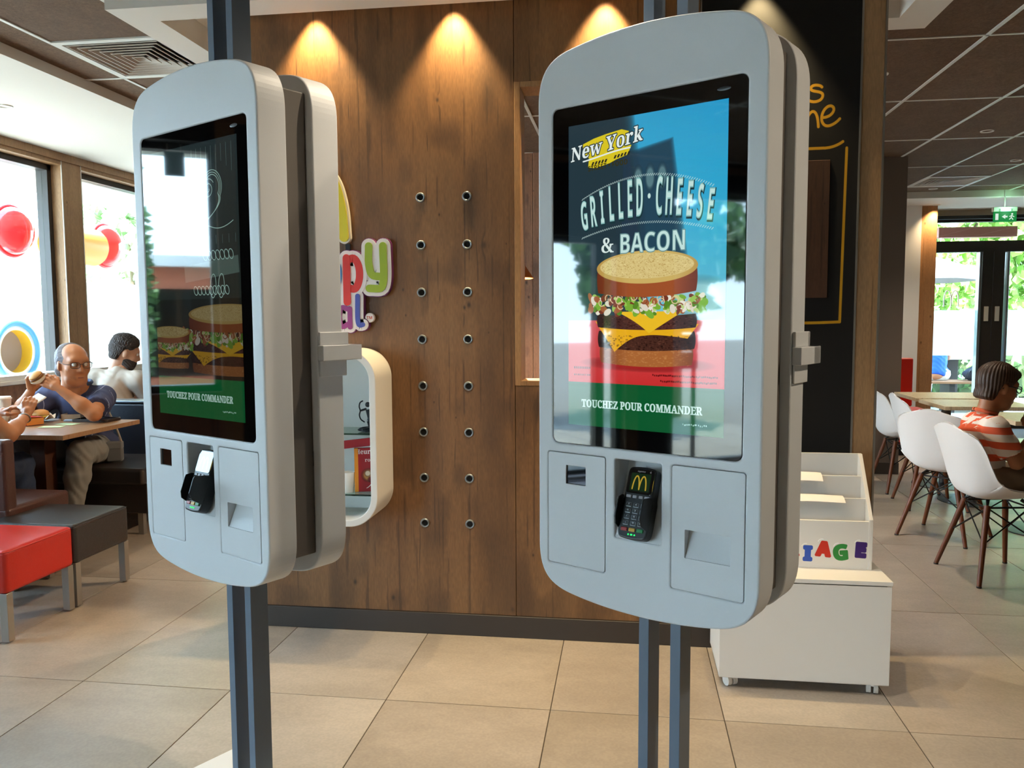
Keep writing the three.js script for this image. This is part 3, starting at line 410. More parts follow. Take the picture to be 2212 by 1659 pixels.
{
  const hole = (r, q = 0.006) => rrect(...r, q, THREE.Path), s = kioskOutline(); s.holes.push(hole(GL, 0.016), hole(PL), hole(PR), hole(RC, 0.005));
  K.shell = mb().ext(s, 0.085, 0.005, 0, 0, FZ - 0.085, 0, 0, 0, 14).geo();
  const in_ = (r, e) => [r[0] + e, r[1] + e, r[2] - e, r[3] - e];
  K.glass = mb().ext(rrect(...in_(GL, 0.0006), 0.016), 0.012, 0.0006, 0, 0, FZ - 0.014).geo();
  const a = rrect(...in_(PL, 0.0009), 0.006); a.holes.push(hole(SQ, 0.002)); K.left = mb().ext(a, 0.03, 0.0006, 0, 0, FZ - 0.0304).geo();
  const b = rrect(...in_(PR, 0.0009), 0.006); b.holes.push(hole(SL, 0.002)); K.right = mb().ext(b, 0.03, 0.0006, 0, 0, FZ - 0.0304).geo();
  const wedge = (r, d) => mb().ext(poly([[-(FZ - 0.084), r[3] + 0.004], [-(FZ - d), r[3] + 0.004], [-(FZ - 0.003), r[1] + 0.001], [-(FZ - 0.003), r[1] - 0.003], [-(FZ - 0.084), r[1] - 0.003]]), r[2] - r[0] + 0.006, 0, r[0] - 0.003, 0, 0, 0, Math.PI / 2).geo();
  K.recess = wedge(RC, 0.075); K.slot = wedge(SL, 0.032);
  K.scanner = mb().ext(rrect(...in_(SQ, -0.002), 0.002), 0.006, 0.0005, 0, 0, FZ - 0.011).geo();
  K.lens = mb().add(new THREE.SphereGeometry(0.016, 24, 12), 0.19, 1.857, FZ - 0.0022, 0, 0, 0, [1, 0.3, 0.05]).geo();
  const sx = 0.0017, sw = 0.398, st = 1.8356, sh = sw * 16 / 9; const g = mb().span(sx - sw / 2, sx + sw / 2, st - sh, st, FZ - 0.004, FZ - 0.0017).geo();
  for (let i = 0, p = g.attributes.position, uv = g.attributes.uv; i < p.count; i++) uv.setXY(i, (p.getX(i) - sx + sw / 2) / sw, (p.getY(i) - st + sh) / sh); K.screen = g;
  K.core = mb().span(-0.262, 0.262, 0.77, 1.955, -0.0388, 0.0388, 0.004).geo();
  const p = mb(); for (const x of [-0.052, 0.033]) p.g.length = 0, p.span(x, x + 0.027, 0.008, H, -0.028, 0.028, 0.0012), (K['post' + x] = p.geo());
  K.plate = mb().span(-0.293, 0.293, 0, 0.009, -0.135, 0.135, 0.003).geo();
  const tr = mb(), w = KW; // tray clipped round the rear unit for table markers
  tr.span(-w - 0.022, -w - 0.001, 1.278, 1.318, -0.17, -0.04, 0.002).span(w + 0.001, w + 0.022, 1.278, 1.318, -0.17, -0.04, 0.002).span(-w - 0.022, w + 0.022, 1.278, 1.318, -0.172, -FZ - 0.001, 0.002);
  tr.span(w + 0.001, w + 0.008, 1.318, 1.352, -FZ - 0.01, -0.042, 0.002).span(-w - 0.008, -w - 0.001, 1.318, 1.352, -FZ - 0.01, -0.042, 0.002).span(w + 0.001, w + 0.006, 1.236, 1.278, -FZ - 0.008, -0.044, 0.002).span(-w - 0.006, -w - 0.001, 1.236, 1.278, -FZ - 0.008, -0.044, 0.002).span(-w - 0.008, w + 0.008, 1.318, 1.352, -FZ - 0.014, -FZ - 0.001, 0.002);
  K.tray = tr.geo();
}
const glassMats = { A: emis(T.screenA, 0.78), B: emis(T.screenB, 0.5) };
function kiosk(label, x, z, deg, scr) {
  const a = deg * RAD, t = thing('ordering_kiosk', label, 'kiosk', [x + Math.sin(a) * FZ, 0, z - Math.cos(a) * FZ], -a, 'double-sided ordering kiosks');
  const part = (n, g, m, flip) => { const o = new THREE.Mesh(g, m); o.name = n; o.castShadow = o.receiveShadow = true; if (flip) o.rotation.y = Math.PI; t.add(o); return o; };
  part('base_plate', K.plate, M.shell); part('post', K['post-0.052'], M.post); part('post', K['post0.033'], M.post); part('core', K.core, M.core);
  for (const f of [false, true]) {
    part(f ? 'rear_shell' : 'front_shell', K.shell, M.shell, f); const g = part('screen_glass', K.glass, M.glassBlack, f);
    const s = new THREE.Mesh(K.screen, f ? glassMats.B : glassMats[scr]); s.name = 'screen'; g.add(s); const l = new THREE.Mesh(K.lens, std(0x2c2c2e, 0.3)); l.name = 'speaker_slot'; g.add(l);
    const pl = part('access_panel', K.left, M.shell, f), sc = new THREE.Mesh(K.scanner, M.glassBlack); sc.name = 'scanner_window'; pl.add(sc);
    const pr = part('access_panel', K.right, M.shell, f), so = new THREE.Mesh(K.slot, M.shell); so.name = 'receipt_chute'; pr.add(so); part('terminal_recess', K.recess, M.shell, f);
  }
  part('marker_tray', K.tray, M.shell); return t;
}
kiosk('white ordering kiosk nearer the centre, its screen showing a large grilled cheese burger', 0.0312, -1.8668, 30.06, 'A');
kiosk('white ordering kiosk on the left, its dark screen full of window reflections and chalk lettering', -1.1171, -2.0035, 29.4, 'B');
// ---------------------------------------------------------------- card terminals in the kiosk recesses
const TM = {};
{
  const s = new THREE.Shape(); s.moveTo(-0.028, -0.083); s.quadraticCurveTo(0, -0.088, 0.028, -0.083); s.bezierCurveTo(0.037, -0.08, 0.0385, -0.07, 0.039, -0.055); s.lineTo(0.039, 0.0); s.lineTo(0.0365, 0.012); s.lineTo(0.0365, 0.06); s.bezierCurveTo(0.0365, 0.076, 0.034, 0.081, 0.024, 0.082); s.quadraticCurveTo(0, 0.085, -0.024, 0.082); s.bezierCurveTo(-0.034, 0.081, -0.0365, 0.076, -0.0365, 0.06); s.lineTo(-0.0365, 0.012); s.lineTo(-0.039, 0); s.lineTo(-0.039, -0.055); s.bezierCurveTo(-0.0385, -0.07, -0.037, -0.08, -0.028, -0.083);
  TM.body = mb().ext(s, 0.03, 0.004, 0, 0, -0.03).geo();
  const wing = (k) => mb().ext(poly([[0.001, -0.062], [0.001, 0.014], [-0.008 * k, 0.014], [-0.028 * k, 0.006], [-0.03 * k, -0.002], [-0.03 * k, -0.04], [-0.02 * k, -0.056]]), 0.003, 0.0008, 0, 0, 0, 0, Math.PI / 2).geo(); TM.wing = wing(0.75); TM.wingR = wing(1.5);
  TM.disp = mb().ext(rrect(-0.033, 0.02, 0.033, 0.078, 0.006), 0.0022, 0.0006, 0, 0, -0.0006).geo();
  TM.face = ctex(396, 348, (g, W, Hh) => { g.fillStyle = '#08090a'; g.fillRect(0, 0, W, Hh); g.fillStyle = '#14301a'; g.fillRect(46, 62, 304, 250); g.strokeStyle = '#d8b53c'; g.lineWidth = 20; g.lineCap = 'round'; for (const x of [140, 244]) { g.beginPath(); g.moveTo(x - 52, 286); g.bezierCurveTo(x - 40, 40, x + 40, 40, x + 52, 286); g.stroke(); } g.font = 'italic bold 30px sans-serif'; g.fillStyle = '#8e9296'; g.textAlign = 'center'; g.fillText('ingenico', 190, 44); g.lineWidth = 4; g.strokeStyle = '#a0a4a8'; for (let i = 0; i < 3; i++) { g.beginPath(); g.arc(318, 34, 6 + i * 8, -0.7, 0.7); g.stroke(); } });
  TM.face.repeat.set(1 / 0.066, 1 / 0.058); TM.face.offset.set(0.5, -0.02 / 0.058);
  TM.keys = ctex(256, 320, (g, W, Hh) => { g.fillStyle = '#15171a'; g.fillRect(0, 0, W, Hh); g.font = 'bold 44px sans-serif'; g.fillStyle = '#c9ced2'; g.textAlign = 'center'; ['1', '2', '3', '4', '5', '6', '7', '8', '9', '.', '0', '#'].forEach((d, i) => g.fillText(d, W * (0.18 + 0.32 * (i % 3)), Hh * (0.16 + 0.25 * Math.floor(i / 3)))); });
  TM.keys.repeat.set(1 / 0.06, 1 / 0.056); TM.keys.offset.set(0.5, 0.054 / 0.056);
}
function terminal(label, kx, kz, deg) {
  const a = deg * RAD, u = -0.005, n = 0.002, t = thing('payment_terminal', label, 'card reader', [kx + Math.cos(a) * u - Math.sin(a) * n, 0.961, kz + Math.sin(a) * u + Math.cos(a) * n], 0, 'card terminals in the kiosk recesses');
  t.rotation.set(-0.35, -a, 0, 'YXZ');
  const part = (nm, g, m, x = 0) => { const o = new THREE.Mesh(g, m); o.name = nm; o.position.x = x; o.castShadow = o.receiveShadow = true; t.add(o); return o; };
  part('body', TM.body, M.blackPlastic);
  part('display', TM.disp, new THREE.MeshPhysicalMaterial({ color: 0x060606, roughness: 0.05, emissive: 0xffffff, emissiveMap: TM.face, emissiveIntensity: 0.55 }));
  const sh = part('privacy_shield', TM.wing, M.blackPlastic, -0.0395), s2 = new THREE.Mesh(TM.wingR, M.blackPlastic); s2.name = 'side_wall'; s2.position.x = 0.0755; sh.add(s2);
  for (let i = 0; i < 4; i++) mb().box(i % 3 ? 0.0105 : 0.013, 0.0068, 0.003, -0.0235 + i * 0.0157, 0.0125, 0.001, 0.0026).build('function_key', std(0xa9a8ac, 0.4), t);
  const km = phy(0xffffff, 0.35, { map: TM.keys }), rim = std(0x8d9398, 0.35, { metalness: 0.6 });
  for (let r = 0; r < 4; r++) for (let c = 0; c < 3; c++) { const x = -0.0192 + c * 0.0192, y = -0.007 - r * 0.014; const k = mb().box(0.0148, 0.0105, 0.003, x, y, 0.0006, 0.003).build('key', rim, t); mb().box(0.0124, 0.0082, 0.003, x, y, 0.0013, 0.0026).build('key_cap', km, k); }
  [0xa33230, 0xc9a03a, 0x1f8a4a].forEach((c, i) => mb().box(0.0165, 0.0085, 0.0036, -0.0205 + i * 0.0205, -0.0635, 0.0012, 0.004).build('colour_key', std(c, 0.4), t));
  const led = new THREE.MeshStandardMaterial({ color: 0x0a3010, emissive: C(0x20ff60), emissiveIntensity: 2.5 }); for (const x of [-0.008, 0, 0.008]) mb().box(x ? 0.003 : 0.0048, 0.0032, 0.0012, x, -0.0745, 0.0004, 0.0006).build('status_light', led, t);
  return t;
}
terminal('black card terminal with a yellow emblem on its display, on the kiosk nearer the centre', 0.0312, -1.8668, 30.06);
terminal('black card terminal with a bright reflection on its display, on the left kiosk', -1.1171, -2.0035, 29.4);
// ---------------------------------------------------------------- on and before the wood wall
{ // rounded white display cabinet
  const x0 = -1.62, x1 = -1.006, y0 = 0.53, y1 = 1.262, zf = -3.175, t = thing('display_cabinet', 'white rounded display cabinet fixed to the wood wall behind the left kiosk', 'cabinet', [-1.313, 0.53, -3.412]);
  const dx = 1.313, dy = -0.53, dz = 3.412, L = (b, n, m, p) => { const o = b.build(n, m, p ?? t); return o; };
  const s = rrect(x0 + dx, y0 + dy, x1 + dx, y1 + dy, 0.125); s.holes.push(rrect(x0 + dx + 0.028, y0 + dy + 0.028, x1 + dx - 0.028, y1 + dy - 0.028, 0.1, THREE.Path));
  L(mb().ext(s, 0.235, 0.004, 0, 0, 0.001, 0, 0, 0, 20), 'case', M.whitePaint);
  L(mb().ext(rrect(x0 + dx + 0.02, y0 + dy + 0.02, x1 + dx - 0.02, y1 + dy - 0.02, 0.1), 0.008, 0, 0, 0, 0.002), 'back_panel', std(0xe9ecea, 0.6));
  const gl = phy(0xd8f0e6, 0.02, { transmission: 1, thickness: 0.01, ior: 1.5, attenuationColor: C(0x8fd0b4), attenuationDistance: 0.15 });
  for (const y of [0.652, 0.908]) L(mb().span(x0 + dx + 0.027, x1 + dx - 0.027, y + dy, y + dy + 0.007, 0.012, 0.2, 0.001), 'glass_shelf', gl);
  for (const y of [0.652, 0.908]) for (const z of [0.05, 0.17]) L(mb().bar([x1 + dx - 0.036, y + dy - 0.004, z], [x1 + dx - 0.026, y + dy - 0.004, z], 0.004), 'shelf_pin', M.steel);
}
{ // cast figurine of an archer on the upper shelf
  const t = thing('figurine', 'small black figurine of an archer drawing a bow on the upper glass shelf', 'figurine', [-1.072, 0.915, -3.27]), m = std(0x23262a, 0.35, { metalness: 0.6 });
  const R = rng(12), rock = new THREE.IcosahedronGeometry(0.03, 2); { const p = rock.attributes.position; for (let i = 0; i < p.count; i++) { const k = 0.8 + 0.35 * hash2(Math.round(p.getX(i) * 900), Math.round(p.getZ(i) * 900 + p.getY(i) * 500), 3); p.setXYZ(i, p.getX(i) * k * 1.3, Math.max(-0.0, p.getY(i) * 0.45 * k + 0.008), p.getZ(i) * k); } rock.computeVertexNormals(); }
  mb().add(rock).build('base', m, t);
  mb().bar([0.012, 0.012, 0.004], [0.006, 0.045, 0.004], 0.006, 0.008).bar([0.006, 0.045, 0.004], [0.012, 0.066, 0], 0.008, 0.009).bar([0.026, 0.012, -0.006], [0.03, 0.04, -0.004], 0.006, 0.008).bar([0.03, 0.04, -0.004], [0.014, 0.064, -0.002], 0.008, 0.009).bar([0.012, 0.06, 0], [0.006, 0.094, 0], 0.012, 0.014).bar([-0.004, 0.096, 0.002], [-0.03, 0.088, 0.004], 0.005, 0.004).bar([0.01, 0.098, -0.004], [0.03, 0.094, -0.006], 0.006, 0.005).bar([0.03, 0.094, -0.006], [0.004, 0.09, 0.006], 0.005, 0.004).add(new THREE.SphereGeometry(0.011, 16, 12), 0.002, 0.114, 0.002).bar([0.012, 0.1, -0.008], [0.03, 0.066, -0.014], 0.006, 0.002).build('figure', m, t);
  mb().tube([[-0.018, 0.13, 0.004], [-0.03, 0.122, 0.004], [-0.034, 0.105, 0.004], [-0.03, 0.088, 0.004], [-0.034, 0.07, 0.004], [-0.028, 0.052, 0.004], [-0.012, 0.04, 0.004]], 0.0028, 30, 7).build('bow', m, t);
}
{
  const face = ctex(256, 512, (g, W, Hh) => { g.fillStyle = '#a3222a'; g.fillRect(0, 0, W, Hh); slab(g, 'Heureux', W * 0.5, Hh * 0.13, 74, 0.82, '#f2e6e0'); slab(g, 'roi', W * 0.5, Hh * 0.31, 58, 0.9, '#f2e6e0'); softBlob(g, W * 0.5, Hh * 0.62, 86, 90, '#c88a4a', 1); softBlob(g, W * 0.46, Hh * 0.58, 40, 44, '#efdcc0', 1); softBlob(g, W * 0.6, Hh * 0.72, 44, 40, '#7a1820', 1); g.strokeStyle = '#f4eee6'; g.lineWidth = 8; g.beginPath(); g.moveTo(W * 0.4, Hh * 0.92); g.quadraticCurveTo(W * 0.7, Hh * 0.84, W * 0.6, Hh * 0.7); g.stroke(); });
  const t = thing('gift_box', 'red and orange box with white lettering leaning on the lower glass shelf', 'box', [-1.075, 0.66, -3.28], 0.3);
  const g = mb().box(0.1, 0.185, 0.02, 0, 0.0925, 0, 0.001).geo(), uv = g.attributes.uv, p = g.attributes.position; for (let i = 0; i < uv.count; i++) uv.setXY(i, p.getX(i) / 0.1 + 0.5, p.getY(i) / 0.185);
  const o = new THREE.Mesh(g, std(0xffffff, 0.45, { map: face })); o.name = 'carton'; t.add(o); mb().box(0.016, 0.185, 0.0215, -0.0505, 0.0925, 0, 0.001).build('spine', std(0xd98a28, 0.5), t);
  const r = mb().add(new THREE.BoxGeometry(0.16, 0.035, 0.004), -1.12, 0.865, -3.27, 0.2, 0.1, 0.12).build('red_pennant', std(0xa51f2a, 0.6)); tag(r, 'dark red pennant slung under the upper glass shelf of the cabinet', 'pennant');
  const c = mb().lathe([[0.0001, 0], [0.024, 0], [0.03, 0.085], [0.0285, 0.085], [0.023, 0.003], [0.0001, 0.003]], -1.16, 0.659, -3.26, 28).build('white_cup', M.cardWhite); tag(c, 'plain white cup left of the red box on the lower glass shelf', 'cup');
}
{ // cut-out sign: rounded letters on a white backing with a purple rim
  const X = (p) => -1.108 + (p - 787) * 0.00202, Y = (p) => 1.678 - (p - 540) * 0.00203, px = 0.00202;
  const t = thing('wall_sign', 'colourful cut-out wall sign with a green y and red p below a yellow arch', 'sign', [-1.25, 1.55, -3.412]), ox = 1.25, oy = -1.55;
  const stroke = (B, pts, r, z0, z1) => { // a round-ended stroke as a slab: top and bottom strips, sides, fan caps
    const c = new THREE.CatmullRomCurve3(pts.map((p) => V(X(p[0]) + ox, Y(p[1]) + oy, 0)), false, 'centripetal'), n = pts.length * 8, P = c.getSpacedPoints(n), out = [], L = [], Rt = [];
    const q = (i) => P[Math.min(n, i + 1)].clone().sub(P[Math.max(0, i - 1)]).normalize(); for (let i = 0; i <= n; i++) { const d = q(i); L.push([P[i].x - d.y * r, P[i].y + d.x * r]); Rt.push([P[i].x + d.y * r, P[i].y - d.x * r]); }
    const tri = (a, b, c0) => { for (const [z, o] of [[z1, [a, b, c0]], [z0, [a, c0, b]]]) for (const p of o) out.push(p[0], p[1], z); }, side = (a, b) => out.push(a[0], a[1], z0, b[0], b[1], z0, b[0], b[1], z1, a[0], a[1], z0, b[0], b[1], z1, a[0], a[1], z1);
    for (let i = 0; i < n; i++) { tri(L[i], Rt[i], Rt[i + 1]); tri(L[i], Rt[i + 1], L[i + 1]); side(Rt[i], Rt[i + 1]); side(L[i + 1], L[i]); }
    for (const [i, s] of [[n, 1], [0, -1]]) { const d = q(i), a0 = Math.atan2(d.y, d.x) - s * 0 + (s < 0 ? Math.PI : 0), arc = []; for (let k = 0; k <= 10; k++) { const th = a0 - Math.PI / 2 + Math.PI * k / 10; arc.push([P[i].x + r * Math.cos(th), P[i].y + r * Math.sin(th)]); } for (let k = 0; k < 10; k++) { tri([P[i].x, P[i].y], arc[k], arc[k + 1]); side(arc[k], arc[k + 1]); } }
    const g = new THREE.BufferGeometry(); g.setAttribute('position', new THREE.Float32BufferAttribute(out, 3)); g.computeVertexNormals(); { const nn = g.attributes.normal, p = g.attributes.position; for (let i = 0; i < p.count; i++) if (Math.abs(nn.getZ(i)) > 0.5) nn.setXYZ(i, 0, 0, p.getZ(i) > (z0 + z1) / 2 ? 1 : -1); } B.g.push(flat(g)); return B;
  };
  const G = { y: [[[796, 532], [796, 572], [803, 592], [822, 596]], [[827, 532], [827, 606], [822, 619], [796, 620]]], p: (x) => [[[x, 556], [x, 648]], [[x + 2, 560], [x + 16, 557], [x + 26, 572], [x + 27, 602], [x + 18, 620], [x + 3, 619]]], a: (x) => [[[x + 24, 556], [x + 24, 620]], [[x + 22, 562], [x + 8, 558], [x, 575], [x + 1, 606], [x + 10, 620], [x + 22, 612]]], H: [[[598, 520], [598, 620]], [[632, 520], [632, 620]], [[600, 570], [630, 570]]] };
  let nz = 0; const zz = (z) => z + 0.00025 * (nz++ % 13);
  const big = [['H', G.H, 0xd2311e], ['a', G.a(652), 0xe7a01c], ['p', G.p(700), 0x3a7fc0], ['p', G.p(747), 0xd8291f], ['y', G.y, 0x9bb01f]];
  const small = [['M', [[[636, 700], [640, 642], [654, 690], [668, 642], [672, 700]]], 0xd8291f], ['e', [[[686, 676], [706, 676], [702, 660], [688, 662], [684, 684], [694, 701], [707, 695]]], 0x9bb01f], ['a', [[[752, 662], [752, 701]], [[750, 664], [735, 660], [729, 680], [735, 700], [749, 694]]], 0x96347e], ['l', [[[770, 636], [770, 690], [773, 697], [780, 696]]], 0x4450a8]];
  const rim = mb(), white = mb(), R1 = 8 * px, R2 = 5.2 * px;
  for (const [, st, c] of big) { const l = mb(); for (const s of st) { stroke(rim, s, R1 + 9.5 * px, 0.002, zz(0.022)); stroke(white, s, R1 + 8 * px, 0.021, zz(0.0270)); stroke(l, s, R1, 0.0265, zz(0.0305)); } l.build('letter', std(c, 0.45), t); }
  for (const [, st, c] of small) { const l = mb(); for (const s of st) { stroke(rim, s, R2 + 8.5 * px, 0.0025, zz(0.022)); stroke(white, s, R2 + 7 * px, 0.0213, zz(0.0273)); stroke(l, s, R2, 0.0268, zz(0.0308)); } l.build('letter', std(c, 0.45), t); }
  rim.build('rim', std(0x6d2a68, 0.5), t); white.build('backing', std(0xf0e6e2, 0.5), t);
  const tm = ctex(64, 64, (g) => { g.fillStyle = '#f0e6e2'; g.fillRect(0, 0, 64, 64); g.fillStyle = '#c8402e'; g.font = 'bold 27px sans-serif'; g.textAlign = 'center'; g.fillText('TM', 32, 41); });
  const d = mb().lathe([[0.0001, 0.02], [0.0195, 0.02], [0.0205, 0.018], [0.0205, 0.002]].reverse(), X(794) + ox, Y(681.5) + oy, 0.002, 32, Math.PI / 2).geo(), uv = d.attributes.uv, p = d.attributes.position; for (let i = 0; i < uv.count; i++) uv.setXY(i, (p.getX(i) - X(794) - ox) / 0.042 + 0.5, (p.getY(i) - Y(681.5) - oy) / 0.042 + 0.5);
  const o = new THREE.Mesh(d, std(0xffffff, 0.5, { map: tm })); o.name = 'trademark_disc'; t.add(o);
  const arch = mb(), aw = mb(); for (const s of [[[600, 512], [606, 450], [622, 398], [638, 380], [654, 398], [668, 450], [672, 500]], [[672, 500], [676, 450], [690, 398], [706, 380], [722, 398], [737, 450], [742, 512]]]) { stroke(arch, s, 10 * px, 0.02, zz(0.0260)); stroke(aw, s, 14 * px, 0.002, zz(0.0198)); }
  arch.build('arch', std(0xe3cf22, 0.45), t); aw.build('arch_backing', std(0xf0e9dc, 0.5), t); mb().span(X(743) + ox, X(753) + ox, Y(546) + oy, Y(526) + oy, 0.002, 0.016).build('bracket', M.satinBlack, t);
}
{ // trolley of colouring sheets
  const t = thing('colouring_trolley', 'white wheeled trolley with an open-topped sheet box lettered in bright colours', 'trolley', [0.65, 0, -3.195]);
  const x0 = -0.3, x1 = 0.303, f = 0.165, b = -0.165;
  mb().span(x0, x0 + 0.016, 0.042, 0.414, b, f, 0.001).span(x1 - 0.016, x1, 0.042, 0.414, b, f, 0.001).span(x0, x1, 0.042, 0.058, b, f, 0.001).span(x0, x1, 0.042, 0.414, b, b + 0.014).build('carcass', M.cart, t);
  mb().span(x0, x1, 0.044, 0.411, f - 0.004, f + 0.002, 0.001).build('front_panel', M.cart, t); mb().span(x0 - 0.003, x1 + 0.003, 0.415, 0.431, b, f + 0.004, 0.0015).build('top', M.cart, t);
  for (const [x, z] of [[-0.255, 0.13], [0.255, 0.13], [-0.255, -0.13], [0.255, -0.13]]) { const c = sub(t, 'caster', [x, 0, z], x < 0 ? 0.5 : -0.2); mb().bar([-0.02, 0.021, 0], [-0.005, 0.021, 0], 0.021, 0.021, 20).bar([0.005, 0.021, 0], [0.02, 0.021, 0], 0.021, 0.021, 20).build('wheel', M.whitePaint, c); mb().box(0.03, 0.018, 0.03, 0, 0.036, 0, 0.004).build('fork', M.whitePaint, c); }
  const fx0 = -0.27, fx1 = 0.272, fz = 0.028, bz = -0.16, y0 = 0.431, bx = sub(t, 'sheet_box');
  const side = poly([[-fz, y0], [-bz, y0], [-bz, 0.845], [-bz - 0.02, 0.845], [-fz, 0.622]]);
  for (const x of [fx0, fx1 - 0.014]) mb().ext(side, 0.014, 0.001, x, 0, 0, 0, Math.PI / 2).build('side', M.cart, bx);
  const lettering = ctex(1024, 360, (g, W, Hh) => {
    g.fillStyle = '#e6e1da'; g.fillRect(0, 0, W, Hh); const XX = (x) => (x - 0.65 - fx0) / (fx1 - fx0) * W, YY = (y) => (1 - (y - y0) / 0.184) * Hh;
    const cols = ['#c8281e', '#e0a11e', '#2a8a3e', '#7a2a86', '#c8281e', '#3358b8', '#cf2f1e', '#2e8a3c', '#3b1a6e'], tx = 'COLORIAGE', cx = [0.405, 0.463, 0.517, 0.57, 0.63, 0.688, 0.744, 0.811, 0.879];
    for (let i = 0; i < 9; i++) { g.save(); g.translate(XX(cx[i]), YY(0.476 + (i % 2 ? -0.003 : 0.004) + (i === 5 ? -0.012 : i === 7 ? -0.006 : 0))); g.rotate([0.06, -0.05, 0.04, -0.04, 0.05, 0.02, 0.08, -0.1, 0.05][i]); g.font = `bold ${i === 7 ? 150 : 140}px sans-serif`; g.textAlign = 'center'; g.lineJoin = 'round'; g.lineWidth = i === 7 ? 16 : 22; g.strokeStyle = cols[i]; g.strokeText(tx[i], 0, 0); g.fillStyle = cols[i]; g.fillText(tx[i], 0, 0); g.strokeStyle = 'rgba(255,255,255,0.85)'; g.lineWidth = 6; g.lineCap = 'round'; g.beginPath(); g.arc(-16, -96, 28, 3.4, 4.9); g.stroke(); g.restore(); }
  });
  const fp = mb().span(fx0 + 0.014, fx1 - 0.014, y0, 0.615, fz - 0.014, fz - 0.002, 0.001).geo(); for (let i = 0, p = fp.attributes.position, uv = fp.attributes.uv; i < p.count; i++) uv.setXY(i, (p.getX(i) - fx0) / (fx1 - fx0), (p.getY(i) - y0) / 0.184);
  const o = new THREE.Mesh(fp, std(0xffffff, 0.5, { map: lettering })); o.name = 'lettered_front'; bx.add(o);
  for (const [z, h] of [[-0.036, 0.69], [-0.1, 0.765], [bz + 0.005, 0.845]]) mb().span(fx0 + 0.014, fx1 - 0.014, y0, h, z - 0.004, z + 0.004, 0.001).build('divider', M.cart, bx);
  const bend = (w, d, k, th) => { const g = new THREE.PlaneGeometry(w, d, 12, 4); g.rotateX(-Math.PI / 2); const p = g.attributes.position; for (let i = 0; i < p.count; i++) p.setY(i, -k * Math.pow((p.getZ(i) / d + 0.5), 2) * d + th * Math.sin(p.getX(i) * 20)); g.computeVertexNormals(); return g; };
  const pm = std(0xf3ece6, 0.7, { side: THREE.DoubleSide });
  tag(mb().add(bend(0.42, 0.05, 0.35, 0.002), 0.62, 0.697, -3.225).build('paper_sheet', pm), 'white sheets curled over the middle divider of the trolley box', 'paper');
  tag(mb().add(bend(0.3, 0.05, 0.5, 0.003), 0.61, 0.772, -3.285).build('paper_sheet', pm), 'white sheet hanging forward over the rear divider of the trolley box', 'paper');
}
